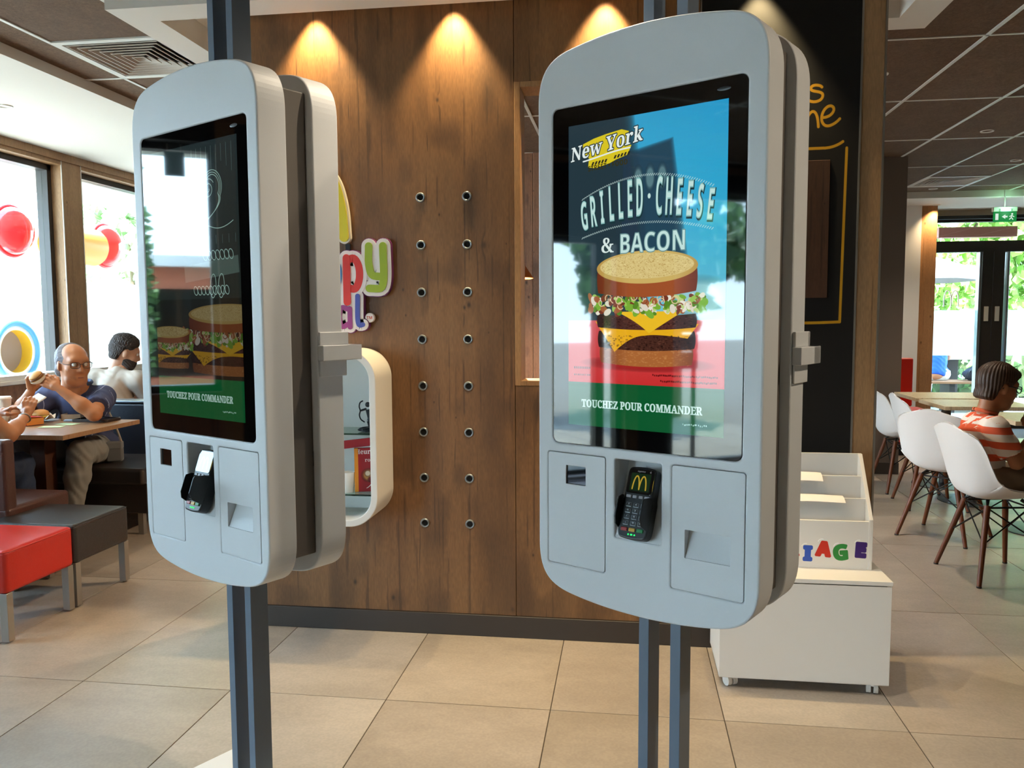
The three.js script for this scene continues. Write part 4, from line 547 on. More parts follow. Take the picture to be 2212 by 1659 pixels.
// ---------------------------------------------------------------- white shell chairs and tables on the right
const chairParts = (() => {
  const prof = [[0.235, 0.415], [0.2, 0.433], [0.1, 0.436], [0.0, 0.43], [-0.1, 0.43], [-0.165, 0.452], [-0.2, 0.51], [-0.222, 0.6], [-0.245, 0.7], [-0.262, 0.78], [-0.272, 0.828]];
  const c = new THREE.SplineCurve(prof.map((p) => new THREE.Vector2(...p))), NS = 44, NT = 22, at = (s, t) => {
    const p = c.getPoint(s), q = c.getTangent(s), w = 0.225 * (1 - 0.03 * Math.cos(s * 9)) * (s > 0.72 ? 1 - 0.55 * Math.pow((s - 0.72) / 0.28, 2.6) : 1) * (s < 0.1 ? 1 - 0.25 * Math.pow(1 - s / 0.1, 2) : 1);
    const curl = Math.pow(Math.abs(t), 2.6) * (0.05 + 0.055 * Math.exp(-Math.pow((s - 0.5) / 0.2, 2))) * (1 - 0.75 * sstep(0.75, 1, s)) * (0.45 + 0.55 * sstep(0, 0.2, s)), dip = (s > 0.86 ? -0.035 * t * t * (s - 0.86) / 0.14 : 0);
    return V(t * w, p.y + curl * -q.x + dip, p.x + curl * q.y).add(V(0, 0, 0));
  };
  const pos = [], idx = [], grid = (off, flip) => {
    const base = pos.length / 3; for (let i = 0; i <= NS; i++) for (let j = 0; j <= NT; j++) { const s = i / NS, t = j / NT * 2 - 1, p = at(s, t), ds = at(Math.min(1, s + 0.01), t).sub(at(Math.max(0, s - 0.01), t)), dt = at(s, Math.min(1, t + 0.02)).sub(at(s, Math.max(-1, t - 0.02))), n = ds.cross(dt).normalize(); p.addScaledVector(n, off); pos.push(p.x, p.y, p.z); }
    for (let i = 0; i < NS; i++) for (let j = 0; j < NT; j++) { const a = base + i * (NT + 1) + j, b = a + 1, d = a + NT + 1, e = d + 1; flip ? idx.push(a, b, d, b, e, d) : idx.push(a, d, b, b, d, e); }
    return base;
  };
  const A = grid(0.004, false), B = grid(-0.004, true), rim = [];
  for (let i = 0; i <= NS; i++) rim.push(i * (NT + 1)); for (let j = 1; j <= NT; j++) rim.push(NS * (NT + 1) + j); for (let i = NS - 1; i >= 0; i--) rim.push(i * (NT + 1) + NT); for (let j = NT - 1; j > 0; j--) rim.push(j);
  rim.forEach((r, k) => { const n = rim[(k + 1) % rim.length]; idx.push(A + r, A + n, B + r, A + n, B + n, B + r); });
  const g = new THREE.BufferGeometry(); g.setAttribute('position', new THREE.Float32BufferAttribute(pos, 3)); g.setIndex(idx); g.computeVertexNormals();
  const shell = mb().add(g).geo(), legs = [], tops = [[-0.1, -0.1], [0.1, -0.1], [-0.1, 0.12], [0.1, 0.12]], feet = [[-0.205, -0.19], [0.205, -0.19], [-0.205, 0.2], [0.205, 0.2]];
  tops.forEach((p, i) => legs.push(mb().bar([feet[i][0], 0.006, feet[i][1]], [p[0], 0.4, p[1]], 0.0115, 0.0165, 12).geo()));
  const L = (i, y) => { const t = (y - 0.006) / 0.394; return [lerp(feet[i][0], tops[i][0], t), y, lerp(feet[i][1], tops[i][1], t)]; }, br = mb();
  for (const [a, b] of [[0, 1], [1, 3], [3, 2], [2, 0]]) br.bar(L(a, 0.21), L(b, 0.39), 0.004, 0.004, 6).bar(L(b, 0.21), L(a, 0.39), 0.004, 0.004, 6);
  for (const i of [0, 1, 2, 3]) br.bar([tops[i][0], 0.4, tops[i][1]], [tops[i][0] * 0.7, 0.424, tops[i][1] * 0.8], 0.006, 0.01, 8); br.bar(L(0, 0.39), L(1, 0.39), 0.005).bar(L(2, 0.39), L(3, 0.39), 0.005).bar(L(0, 0.39), L(2, 0.39), 0.005).bar(L(1, 0.39), L(3, 0.39), 0.005);
  return { shell, legs, brace: br.geo(), tip: mb().lathe([[0.0001, 0], [0.0125, 0], [0.0125, 0.008], [0.0001, 0.008]], 0, 0, 0, 12).geo(), feet };
})();
let chair0 = null;
function chair(x, z, deg, label) {
  if (!chair0) {
    chair0 = thing('shell_chair', label, 'chair', [x, 0, z], deg * RAD, 'white shell chairs with wooden legs');
    const part = (n, g, m, p = chair0) => { const o = new THREE.Mesh(g, m); o.name = n; p.add(o); return o; };
    part('seat_shell', chairParts.shell, M.chairWhite); chairParts.legs.forEach((g, i) => { const l = part('leg', g, M.chairWood), f = part('foot_cap', chairParts.tip, M.satinBlack, l); f.position.set(chairParts.feet[i][0], 0, chairParts.feet[i][1]); }); part('wire_brace', chairParts.brace, M.wire);
    return chair0;
  }
  return copyOf(chair0, [x, 0, z], deg * RAD, label);
}
chair(1.945, -4.585, 99, 'nearest white shell chair on wooden legs, the one the boy in stripes sits on');
chair(1.985, -5.375, 42, 'white shell chair turned toward the camera, its empty seat lit warm yellow');
chair(2.2, -6.26, 92, 'white shell chair mostly hidden behind the warm-lit turned chair');
chair(2.2, -6.83, 87, 'farthest white shell chair, in front of the taupe pillar');
function table(x0, x1, z0, z1, y, label, mat = M.table, o = {}) {
  const cx = (x0 + x1) / 2, cz = (z0 + z1) / 2, t = thing('dining_table', label, 'table', [cx, 0, cz]), w = x1 - x0, d = z1 - z0;
  mb().box(w, 0.028, d, 0, y - 0.014, 0, 0.003).build('tabletop', mat, t); if (o.leg !== 'square') { mb().bar([0, 0.02, 0], [0, y - 0.03, 0], 0.036, 0.036, 24).build('column', std(0x3a312b, 0.5), t); mb().lathe([[0.0001, 0], [0.24, 0], [0.24, 0.006], [0.05, 0.02], [0.0001, 0.02]], 0, 0, 0, 40).build('base_disc', std(0x50565c, 0.4, { metalness: 0.6 }), t); } else { mb().span(-0.05 + o.lx, 0.05 + o.lx, 0, y - 0.028, -0.05, 0.05, 0.003).build('column', std(0x6f4a28, 0.55, { map: T.trim }), t); }
  return t;
}
table(2.26, 2.9, -6.71, -6.17, 0.74, 'pale wood table behind the boy, the nearer of the two beside the hidden chair');
table(2.27, 2.92, -7.33, -6.79, 0.74, 'pale wood table farther back, in line with the farthest white chair');
table(2.36, 3.0, -5.85, -5.33, 0.74, 'pale wood table in front of the boy\'s face at the right edge');
table(2.47, 3.1, -4.95, -4.3, 0.74, 'wood table at the right edge that the boy leans toward, on a round grey base');
{ // red upholstered seat past the pillar
  const t = thing('banquette', 'bright red upholstered banquette between the taupe pillar and the wood post', 'bench', [2.78, 0, -8.75]);
  mb().span(-0.32, 0.25, 0.12, 0.44, -0.25, 0.3, 0.02).build('seat', M.leatherRed, t); mb().span(-0.32, 0.19, 0.44, 0.95, -0.34, -0.24, 0.02).build('backrest', M.leatherRed, t); mb().span(-0.29, 0.2, 0, 0.12, -0.2, 0.22).build('plinth', M.satinBlack, t);
}
{ // emergency exit light
  const t = thing('exit_light', 'small green emergency exit light hanging before the glass doors', 'sign', [4.05, 2.4, -9.6]);
  const face = ctex(256, 128, (g) => { g.fillStyle = '#0a8a3c'; g.fillRect(0, 0, 256, 128); g.fillStyle = '#e8f6ea'; g.fillRect(22, 24, 34, 80); g.beginPath(); g.moveTo(92, 64); g.lineTo(132, 36); g.lineTo(132, 54); g.lineTo(156, 54); g.lineTo(156, 74); g.lineTo(132, 74); g.lineTo(132, 92); g.fill(); g.beginPath(); g.arc(206, 32, 11, 0, 7); g.fill(); g.lineWidth = 11; g.lineCap = 'round'; g.strokeStyle = '#e8f6ea'; g.beginPath(); g.moveTo(202, 48); g.lineTo(198, 76); g.lineTo(216, 100); g.moveTo(198, 76); g.lineTo(178, 98); g.moveTo(202, 52); g.lineTo(226, 66); g.moveTo(202, 52); g.lineTo(180, 62); g.stroke(); });
  const g = mb().box(0.235, 0.11, 0.012, 0, 0.055, 0, 0.002).geo(), uv = g.attributes.uv, p = g.attributes.position; for (let i = 0; i < uv.count; i++) uv.setXY(i, p.getX(i) / 0.235 + 0.5, p.getY(i) / 0.11);
  const o = new THREE.Mesh(g, new THREE.MeshStandardMaterial({ color: 0x101010, emissive: 0xffffff, emissiveMap: face, emissiveIntensity: 0.8 })); o.name = 'lit_sign'; t.add(o);
  mb().box(0.25, 0.05, 0.05, 0, 0.135, -0.01, 0.008).build('housing', std(0xd8d8cc, 0.5), t); mb().box(0.1, 0.024, 0.03, 0, 0.124, 0.02, 0.006).build('lamp', new THREE.MeshStandardMaterial({ color: 0x103010, emissive: C(0x7dffb0), emissiveIntensity: 5 }), t); mb().bar([0, 0.16, -0.01], [0, H - 2.4, -0.01], 0.006).build('stem', M.whitePaint, t);
  const L = new THREE.PointLight(new THREE.Color(0.4, 1, 0.6), 0.15); L.position.set(4.05, 2.52, -9.54); scene.add(L);
}
// ---------------------------------------------------------------- booth on the left
{
  const t = thing('upholstered_bench', 'dark navy leather bench with a pale rail along its back, under the man with glasses', 'bench', [-3.71, 0, -5.06]);
  mb().span(-0.66, 0.66, 0.33, 0.44, -0.26, 0.31, 0.025).build('seat', M.leatherDark, t); mb().span(-0.66, 0.66, 0.14, 0.335, -0.26, 0.27, 0.01).build('seat_box', M.leatherDark, t); mb().span(-0.66, 0.66, 0.4, 0.8, -0.36, -0.26, 0.02).build('backrest', M.leatherNavy, t); mb().span(-0.66, 0.66, 0.8, 0.818, -0.39, -0.25, 0.006).build('top_rail', M.steel, t); for (const [x, z] of [[0.6, 0.24], [-0.6, 0.24], [0.6, -0.24], [-0.6, -0.24]]) mb().span(x - 0.018, x + 0.018, 0, 0.15, z - 0.018, z + 0.018).build('leg', M.brushed, t);
  const u = thing('upholstered_bench', 'navy bench back to back with it, on which the man in the beige shirt sits', 'bench', [-3.71, 0, -5.78]);
  mb().span(-0.66, 0.66, 0.33, 0.44, -0.28, 0.26, 0.025).build('seat', M.leatherNavy, u); mb().span(-0.66, 0.66, 0.4, 0.8, 0.26, 0.325, 0.02).build('backrest', M.leatherNavy, u); for (const [x, z] of [[0.6, 0.2], [-0.6, 0.2], [0.6, -0.24], [-0.6, -0.24]]) mb().span(x - 0.018, x + 0.018, 0, 0.34, z - 0.018, z + 0.018).build('leg', M.brushed, u);
  const v = thing('upholstered_bench', 'red-brown leather bench at the left edge, its back to the camera', 'bench', [-3.71, 0, -3.9]);
  mb().span(-0.66, 0.65, 0.36, 0.45, -0.18, 0.28, 0.022).build('seat', M.leatherBrown, v); mb().span(-0.66, 0.65, 0.12, 0.365, -0.16, 0.26, 0.01).build('seat_box', M.leatherBrown, v); mb().span(-0.66, 0.645, 0.42, 0.79, 0.2, 0.28, 0.02).build('backrest', M.leatherBrown, v); for (const x of [-0.6, 0.59]) mb().span(x - 0.018, x + 0.018, 0, 0.13, -0.13, -0.09).span(x - 0.018, x + 0.018, 0, 0.13, 0.18, 0.22).build('leg', M.brushed, v);
}
table(-4.37, -3.14, -4.885, -4.15, 0.74, 'brown wood booth table with the tray and fries, before the man with glasses', M.darkTable, { leg: 'square', lx: 0.2 });
function stool(x0, x1, z0, z1, label, m) {
  const t = thing('square_stool', label, 'stool', [(x0 + x1) / 2, 0, (z0 + z1) / 2], 0, 'square leather stools in the aisle'), w = (x1 - x0) / 2, d = (z1 - z0) / 2;
  const g = new RoundedBoxGeometry(2 * w, 0.19, 2 * d, 8, 0.02), p = g.attributes.position; for (let i = 0; i < p.count; i++) if (p.getY(i) > 0) p.setY(i, p.getY(i) + 0.014 * (1 - Math.pow(p.getX(i) / w, 2)) * (1 - Math.pow(p.getZ(i) / d, 2))); g.computeVertexNormals();
  mb().add(g, 0, 0.312, 0).build('cushion', m, t); const e = 0.075, sd = mb(), q = [[-w, -d], [w, -d], [w, d], [-w, d]]; const seam = [[-w + 0.01, 0.399, -d + 0.004], [w - 0.01, 0.399, -d + 0.004], [w - 0.004, 0.399, -d + 0.01], [w - 0.004, 0.399, d - 0.01], [w - 0.01, 0.399, d - 0.004], [-w + 0.01, 0.399, d - 0.004], [-w + 0.004, 0.399, d - 0.01], [-w + 0.004, 0.399, -d + 0.01]]; mb().tube(seam, 0.0022, 80, 5, true).build('seam', m, t);
  for (const [a, b] of q) { const x = Math.sign(a) * (w - 0.022), z = Math.sign(b) * (d - 0.022); mb().span(x - 0.018, x + 0.018, 0.008, 0.22, z - 0.018, z + 0.018, 0.002).build('leg', M.brushed, t); }
  return t;
}
stool(-3.04, -2.615, -3.492, -3.06, 'bright red square leather stool at the left edge', M.leatherRed);
stool(-3.1, -2.615, -3.93, -3.503, 'dark brown square leather stool beside the red one', M.leatherDark);
// things on the booth table
const TY = 0.741;
{
  const t = thing('paper_cup', 'tall white paper cup with a golden arch, lidded, at the left edge', 'cup', [-3.93, TY, -4.66]);
  const print = ctex(512, 256, (g) => { g.fillStyle = '#f2efe8'; g.fillRect(0, 0, 512, 256); g.strokeStyle = '#e2ac2a'; g.lineWidth = 15; g.lineCap = 'round'; for (const o of [0, 256]) for (const x of [88, 150]) { g.beginPath(); g.moveTo(o + x - 30, 220); g.bezierCurveTo(o + x - 22, 60, o + x + 22, 60, o + x + 30, 220); g.stroke(); } });
  mb().lathe([[0.0001, 0.003], [0.033, 0.003], [0.034, 0], [0.046, 0.15]], 0, 0, 0, 40, 0, 0.6).build('cup_wall', std(0xffffff, 0.55, { map: print }), t, true); mb().lathe([[0.047, 0.147], [0.0495, 0.15], [0.0495, 0.156], [0.045, 0.158], [0.044, 0.165], [0.0001, 0.165]], 0, 0, 0, 40).build('lid', M.cardWhite, t);
  const f = thing('fries_box', 'red cardboard fries box lying on its side on the table', 'food box', [-3.62, TY, -4.6], 2.55);
  const s = new THREE.Shape(); s.moveTo(-0.032, 0); s.lineTo(0.032, 0); s.lineTo(0.05, 0.1); s.quadraticCurveTo(0, 0.075, -0.05, 0.1); s.closePath(); const bk = new THREE.Shape(); bk.moveTo(-0.032, 0); bk.lineTo(0.032, 0); bk.lineTo(0.05, 0.1); bk.quadraticCurveTo(0, 0.165, -0.05, 0.1); bk.closePath();
  mb().ext(bk, 0.002, 0, 0, 0.003, 0, -Math.PI / 2, 0, 0.0).build('back_panel', std(0xd2281c, 0.5), f); mb().ext(s, 0.002, 0, 0, 0.045, 0, -Math.PI / 2 + 0.12).build('front_panel', std(0xd2281c, 0.5), f); mb().add(new THREE.BoxGeometry(0.002, 0.04, 0.104), 0.041, 0.024, -0.05, 0, -0.18).add(new THREE.BoxGeometry(0.002, 0.04, 0.104), -0.041, 0.024, -0.05, 0, 0.18).build('side_panel', std(0xe08a2a, 0.5), f); mb().span(-0.032, 0.032, 0.003, 0.046, -0.002, 0).build('bottom_panel', std(0x8f1c18, 0.5), f);
  for (let k = 0, R = rng(4); k < 16; k++) { const o = mb().add(new THREE.BoxGeometry(0.007, 0.007, 0.06 + R() * 0.03), (R() - 0.5) * 0.06, 0.012 + R() * 0.026, -0.1 - R() * 0.015, (R() - 0.5) * 0.2, (R() - 0.5) * 0.3).build('french_fry', std(0xe0b455, 0.6)); const m = o.geometry; m.rotateY(2.55); m.translate(-3.62, TY, -4.6); tag(o, 'golden french fry sticking out of the red fries box', 'fry', 'fries in the red box'); }
}
{ // burger on its wrapper
  const t = thing('burger', 'sesame bun burger lying in paper between the phone and the fries', 'burger', [-3.72, TY, -4.72]);
  const wr = new THREE.CircleGeometry(0.085, 40); wr.rotateX(-Math.PI / 2); { const p = wr.attributes.position; for (let i = 0; i < p.count; i++) { const a = Math.atan2(p.getZ(i), p.getX(i)), r = Math.hypot(p.getX(i), p.getZ(i)); p.setY(i, r * 0.35 * (1 + 0.5 * Math.sin(a * 7)) + 0.004); } wr.computeVertexNormals(); }
  mb().add(wr).build('wrapper', std(0xece6dc, 0.7, { side: THREE.DoubleSide }), t); mb().lathe([[0.0001, 0.012], [0.045, 0.012], [0.05, 0.02], [0.048, 0.03], [0.0001, 0.03]], 0, 0, 0, 32).build('bottom_bun', std(0xc98a48, 0.6), t); mb().lathe([[0.0001, 0.028], [0.052, 0.028], [0.055, 0.034], [0.052, 0.04], [0.0001, 0.04]], 0, 0, 0, 32).build('filling', std(0xd0b23a, 0.6), t); mb().lathe([[0.0001, 0.04], [0.05, 0.04], [0.052, 0.05], [0.044, 0.066], [0.024, 0.076], [0.0001, 0.079]], 0, 0, 0, 36).build('top_bun', std(0xcf9550, 0.5), t);
  const bx = thing('burger_carton', 'open white and brown burger carton before the man\'s chest', 'food box', [-3.57, TY, -4.84], 0.25); mb().span(-0.06, 0.06, 0, 0.004, -0.06, 0.06).span(-0.06, -0.057, 0, 0.04, -0.06, 0.06).span(0.057, 0.06, 0, 0.04, -0.06, 0.06).span(-0.06, 0.06, 0, 0.04, 0.057, 0.06).span(-0.06, 0.06, 0, 0.04, -0.06, -0.057).build('tray', std(0xb99a78, 0.6), bx); mb().add(new THREE.BoxGeometry(0.12, 0.003, 0.12), 0, 0.062, -0.09, 0.9).build('lid', M.cardWhite, bx);
  for (const [x, z, r, l] of [[-3.46, -4.48, 0.2, 'pale green leaflet nearest the corner of the booth table'], [-3.45, -4.61, -0.15, 'pale green leaflet lying behind the other one']]) tag(mb().add(new RoundedBoxGeometry(0.13, 0.002, 0.075, 1, 0.0009), x, TY + 0.0012, z, 0, r).build('leaflet', std(0xbfd09a, 0.7)), l, 'paper', 'leaflets on the booth table');
  tag(mb().add(new RoundedBoxGeometry(0.07, 0.012, 0.03, 2, 0.003), -3.53, TY + 0.0065, -4.74, 0, 0.3).build('sauce_sachet', std(0x9fb4c8, 0.5)), 'small pale blue sachet beside the leaflets', 'sachet');
  const tr = thing('serving_tray', 'dark brown serving tray under the man\'s elbow', 'tray', [-3.4, TY, -4.79]); const s = rrect(-0.1, -0.075, 0.14, 0.075, 0.02); mb().ext(s, 0.008, 0.002, 0, 0, 0, -Math.PI / 2).build('tray_floor', std(0x2c1f1a, 0.5), tr); const rr = rrect(-0.105, -0.08, 0.145, 0.08, 0.024); rr.holes.push(rrect(-0.098, -0.073, 0.138, 0.073, 0.02, THREE.Path)); mb().ext(rr, 0.017, 0.002, 0, 0, 0, -Math.PI / 2).build('rim', std(0x2c1f1a, 0.5), tr);
  const ph = thing('phone', 'white phone held up in the hand at the left edge', 'phone', [-3.41, 0.915, -4.26], 0); ph.rotation.set(-0.95, 0.2, -0.55, 'YXZ'); mb().box(0.072, 0.145, 0.009, 0, 0, 0, 0.0044).build('case', phy(0xf0f0ee, 0.3), ph); mb().box(0.066, 0.132, 0.001, 0, 0, -0.0047, 0.0004).build('screen_glass', M.glassBlack, ph);
}
// ---------------------------------------------------------------- people
function surfNet(f, lo, hi, cell) { // naive surface nets: one continuous smooth surface where f = 0
  const n = [0, 1, 2].map((k) => Math.ceil((hi[k] - lo[k]) / cell) + 1), [nx, ny, nz] = n, F = new Float32Array(nx * ny * nz), id = (i, j, k) => i + nx * (j + ny * k);
  for (let k = 0; k < nz; k++) for (let j = 0; j < ny; j++) for (let i = 0; i < nx; i++) F[id(i, j, k)] = f(lo[0] + i * cell, lo[1] + j * cell, lo[2] + k * cell);
  const vid = new Int32Array(nx * ny * nz).fill(-1), pos = [], idx = [], cor = [[0, 0, 0], [1, 0, 0], [0, 1, 0], [1, 1, 0], [0, 0, 1], [1, 0, 1], [0, 1, 1], [1, 1, 1]], edges = [[0, 1], [2, 3], [4, 5], [6, 7], [0, 2], [1, 3], [4, 6], [5, 7], [0, 4], [1, 5], [2, 6], [3, 7]];
  for (let k = 0; k < nz - 1; k++) for (let j = 0; j < ny - 1; j++) for (let i = 0; i < nx - 1; i++) {
    const v = cor.map((c) => F[id(i + c[0], j + c[1], k + c[2])]); let m = 0; for (const a of v) if (a < 0) m++; if (m === 0 || m === 8) continue;
    let x = 0, y = 0, z = 0, c = 0; for (const [a, b] of edges) if (v[a] < 0 !== v[b] < 0) { const t = v[a] / (v[a] - v[b]); x += lerp(cor[a][0], cor[b][0], t); y += lerp(cor[a][1], cor[b][1], t); z += lerp(cor[a][2], cor[b][2], t); c++; }
    vid[id(i, j, k)] = pos.length / 3; pos.push(lo[0] + (i + x / c) * cell, lo[1] + (j + y / c) * cell, lo[2] + (k + z / c) * cell);
  }
  const quad = (a, b, c, d, s) => { if (a < 0 || b < 0 || c < 0 || d < 0) return; s ? idx.push(a, b, c, a, c, d) : idx.push(a, c, b, a, d, c); };
  for (let k = 1; k < nz - 1; k++) for (let j = 1; j < ny - 1; j++) for (let i = 1; i < nx - 1; i++) {
    const a = F[id(i, j, k)] < 0;
    if (a !== F[id(i + 1, j, k)] < 0) quad(vid[id(i, j - 1, k - 1)], vid[id(i, j, k - 1)], vid[id(i, j, k)], vid[id(i, j - 1, k)], a);
    if (a !== F[id(i, j + 1, k)] < 0) quad(vid[id(i - 1, j, k - 1)], vid[id(i - 1, j, k)], vid[id(i, j, k)], vid[id(i, j, k - 1)], a);
    if (a !== F[id(i, j, k + 1)] < 0) quad(vid[id(i - 1, j - 1, k)], vid[id(i, j - 1, k)], vid[id(i, j, k)], vid[id(i - 1, j, k)], a);
  }
  const nor = [], e = cell * 0.5; for (let q = 0; q < pos.length; q += 3) { const [x, y, z] = [pos[q], pos[q + 1], pos[q + 2]], g = V(f(x + e, y, z) - f(x - e, y, z), f(x, y + e, z) - f(x, y - e, z), f(x, y, z + e) - f(x, y, z - e)).normalize(); nor.push(g.x, g.y, g.z); }
  const g = new THREE.BufferGeometry(); g.setAttribute('position', new THREE.Float32BufferAttribute(pos, 3)); g.setAttribute('normal', new THREE.Float32BufferAttribute(nor, 3)); g.setIndex(idx); return g;
}
const smin = (a, b, k) => { const h = Math.max(k - Math.abs(a - b), 0) / k; return Math.min(a, b) - h * h * k * 0.25; };
const cap = (a, b, ra, rb = ra) => { const [ax, ay, az] = a, dx = b[0] - ax, dy = b[1] - ay, dz = b[2] - az, L = dx * dx + dy * dy + dz * dz || 1e-9; const f = (x, y, z) => { const px = x - ax, py = y - ay, pz = z - az, t = clamp((px * dx + py * dy + pz * dz) / L, 0, 1), qx = px - t * dx, qy = py - t * dy, qz = pz - t * dz; return Math.sqrt(qx * qx + qy * qy + qz * qz) - (ra + (rb - ra) * t); }; f.pts = [[a, ra], [b, rb]]; return f; };
const ell = (c, r, yaw = 0) => { const cs = Math.cos(yaw), sn = Math.sin(yaw), m = Math.min(...r); const f = (x, y, z) => { let px = x - c[0], pz = z - c[2]; const py = (y - c[1]) / r[1], qx = (px * cs - pz * sn) / r[0], qz = (px * sn + pz * cs) / r[2], l = Math.sqrt(qx * qx + py * py + qz * qz), g = Math.sqrt((qx / r[0]) ** 2 + (py / r[1]) ** 2 + (qz / r[2]) ** 2) || 1e-6; return l * (l - 1) / g; }; f.pts = [[c, Math.max(...r)]]; return f; };
const cut = (f, p, n) => { const g = (x, y, z) => Math.max(f(x, y, z), (x - p[0]) * n[0] + (y - p[1]) * n[1] + (z - p[2]) * n[2]); g.pts = f.pts; return g; };
function skinOf(prims, k, cell, inflate = 0, clip) {
  const lo = [1e9, 1e9, 1e9], hi = [-1e9, -1e9, -1e9]; for (const p of prims) for (const [c, r] of p.pts) for (let a = 0; a < 3; a++) { lo[a] = Math.min(lo[a], c[a] - r - inflate - 3 * cell); hi[a] = Math.max(hi[a], c[a] + r + inflate + 3 * cell); }
  const f = (x, y, z) => { let d = 1; for (const p of prims) d = smin(d, p(x, y, z), k); d -= inflate; return clip ? clip(x, y, z, d) : d; };
  return surfNet(f, lo, hi, cell);
}
const mixp = (a, b, t) => [lerp(a[0], b[0], t), lerp(a[1], b[1], t), lerp(a[2], b[2], t)];
const plus = (a, b, s = 1) => [a[0] + b[0] * s, a[1] + b[1] * s, a[2] + b[2] * s];
const unit = (a, b) => { const v = V(b[0] - a[0], b[1] - a[1], b[2] - a[2]).normalize(); return [v.x, v.y, v.z]; };
function handPrims(w, to, palm, side, s = 1, curl = 0.5) { // wrist, a point the hand reaches for, palm direction
  const d = V(to[0] - w[0], to[1] - w[1], to[2] - w[2]).normalize(), n = V(...palm).addScaledVector(d, -V(...palm).dot(d)).normalize(), l = d.clone().cross(n).multiplyScalar(side), P = [], at = (o, a, b, c) => [o.x + (d.x * a + l.x * b + n.x * c) * s, o.y + (d.y * a + l.y * b + n.y * c) * s, o.z + (d.z * a + l.z * b + n.z * c) * s], W = V(...w);
  P.push(cap(w, at(W, 0.03, 0, 0), 0.024 * s, 0.026 * s));
  [[0.033, 0.066], [0.011, 0.074], [-0.011, 0.07], [-0.031, 0.056]].forEach(([b, len], i) => {
    const k = at(W, 0.088 - 0.004 * Math.abs(i - 1), b, 0.0); P.push(cap(at(W, 0.025, b * 0.55, 0.002), k, 0.0145 * s, 0.0115 * s));
    let p = V(...k), a = curl * 0.55 + 0.06 * i; for (const [m, r0, r1] of [[0.46, 0.0098, 0.009], [0.31, 0.009, 0.0082], [0.23, 0.0082, 0.007]]) { const v = d.clone().multiplyScalar(Math.cos(a)).addScaledVector(n, Math.sin(a)), q = p.clone().addScaledVector(v, len * m * s); P.push(cap(p.toArray(), q.toArray(), r0 * s, r1 * s)); p = q; a += curl; }
  });
  const t0 = at(W, 0.025, 0.02, 0.008), t1 = at(W, 0.058, 0.046, 0.022), t2 = at(W, 0.088, 0.05, 0.036), t3 = at(W, 0.108, 0.044, 0.046); P.push(cap(t0, t1, 0.016 * s, 0.0125 * s), cap(t1, t2, 0.0115 * s, 0.01 * s), cap(t2, t3, 0.01 * s, 0.008 * s)); return P;
}
const turnY = (yaw, pitch) => { const m = new THREE.Matrix4().makeRotationFromEuler(new THREE.Euler(pitch, yaw, 0, 'YXZ')); return m; };
function headGeo(c, yaw, pitch, s, cell = 0.0062) { // skull, brow, nose, lips, chin, ears; face toward local +z
  const P = [ell([0, 0.03, -0.014], [0.076, 0.09, 0.096]), ell([0, -0.035, 0.016], [0.062, 0.082, 0.07]), cap([-0.03, -0.088, 0.035], [0.03, -0.088, 0.035], 0.026), ell([0, -0.094, 0.058], [0.024, 0.02, 0.02]), cap([-0.036, 0.034, 0.07], [0.036, 0.034, 0.07], 0.0145), cap([-0.046, -0.02, 0.052], [-0.026, -0.03, 0.066], 0.017), cap([0.046, -0.02, 0.052], [0.026, -0.03, 0.066], 0.017), cap([0, -0.01, -0.03], [0, -0.14, -0.035], 0.05, 0.052)];
  const N = [cap([0, 0.02, 0.083], [0, -0.022, 0.1], 0.0085, 0.0115), cap([-0.011, -0.026, 0.09], [0.011, -0.026, 0.09], 0.009), cap([-0.021, -0.06, 0.079], [0.021, -0.06, 0.079], 0.0068), cap([-0.017, -0.0685, 0.078], [0.017, -0.0685, 0.078], 0.0074)];
  const E = []; for (const q of [-1, 1]) E.push(ell([q * 0.077, -0.002, -0.008], [0.011, 0.031, 0.019], q * 0.35));
  const eyes = [ell([-0.031, 0.013, 0.083], [0.019, 0.012, 0.014]), ell([0.031, 0.013, 0.083], [0.019, 0.012, 0.014])];
  const f = (x, y, z) => { let d = 1; for (const p of P) d = smin(d, p(x, y, z), 0.03); for (const e of eyes) d = -smin(-d, e(x, y, z) + 0.001, 0.012); for (const p of N) d = smin(d, p(x, y, z), 0.011); for (const p of E) d = smin(d, p(x, y, z), 0.008); return d; };
  const g = surfNet(f, [-0.11, -0.17, -0.13], [0.11, 0.14, 0.13], cell); g.applyMatrix4(headMatrix(c, yaw, pitch, s)); return g;
}
const headMatrix = (c, yaw, pitch, s) => new THREE.Matrix4().compose(V(...c), new THREE.Quaternion().setFromEuler(new THREE.Euler(pitch, yaw, 0, 'YXZ')), V(s, s, s));
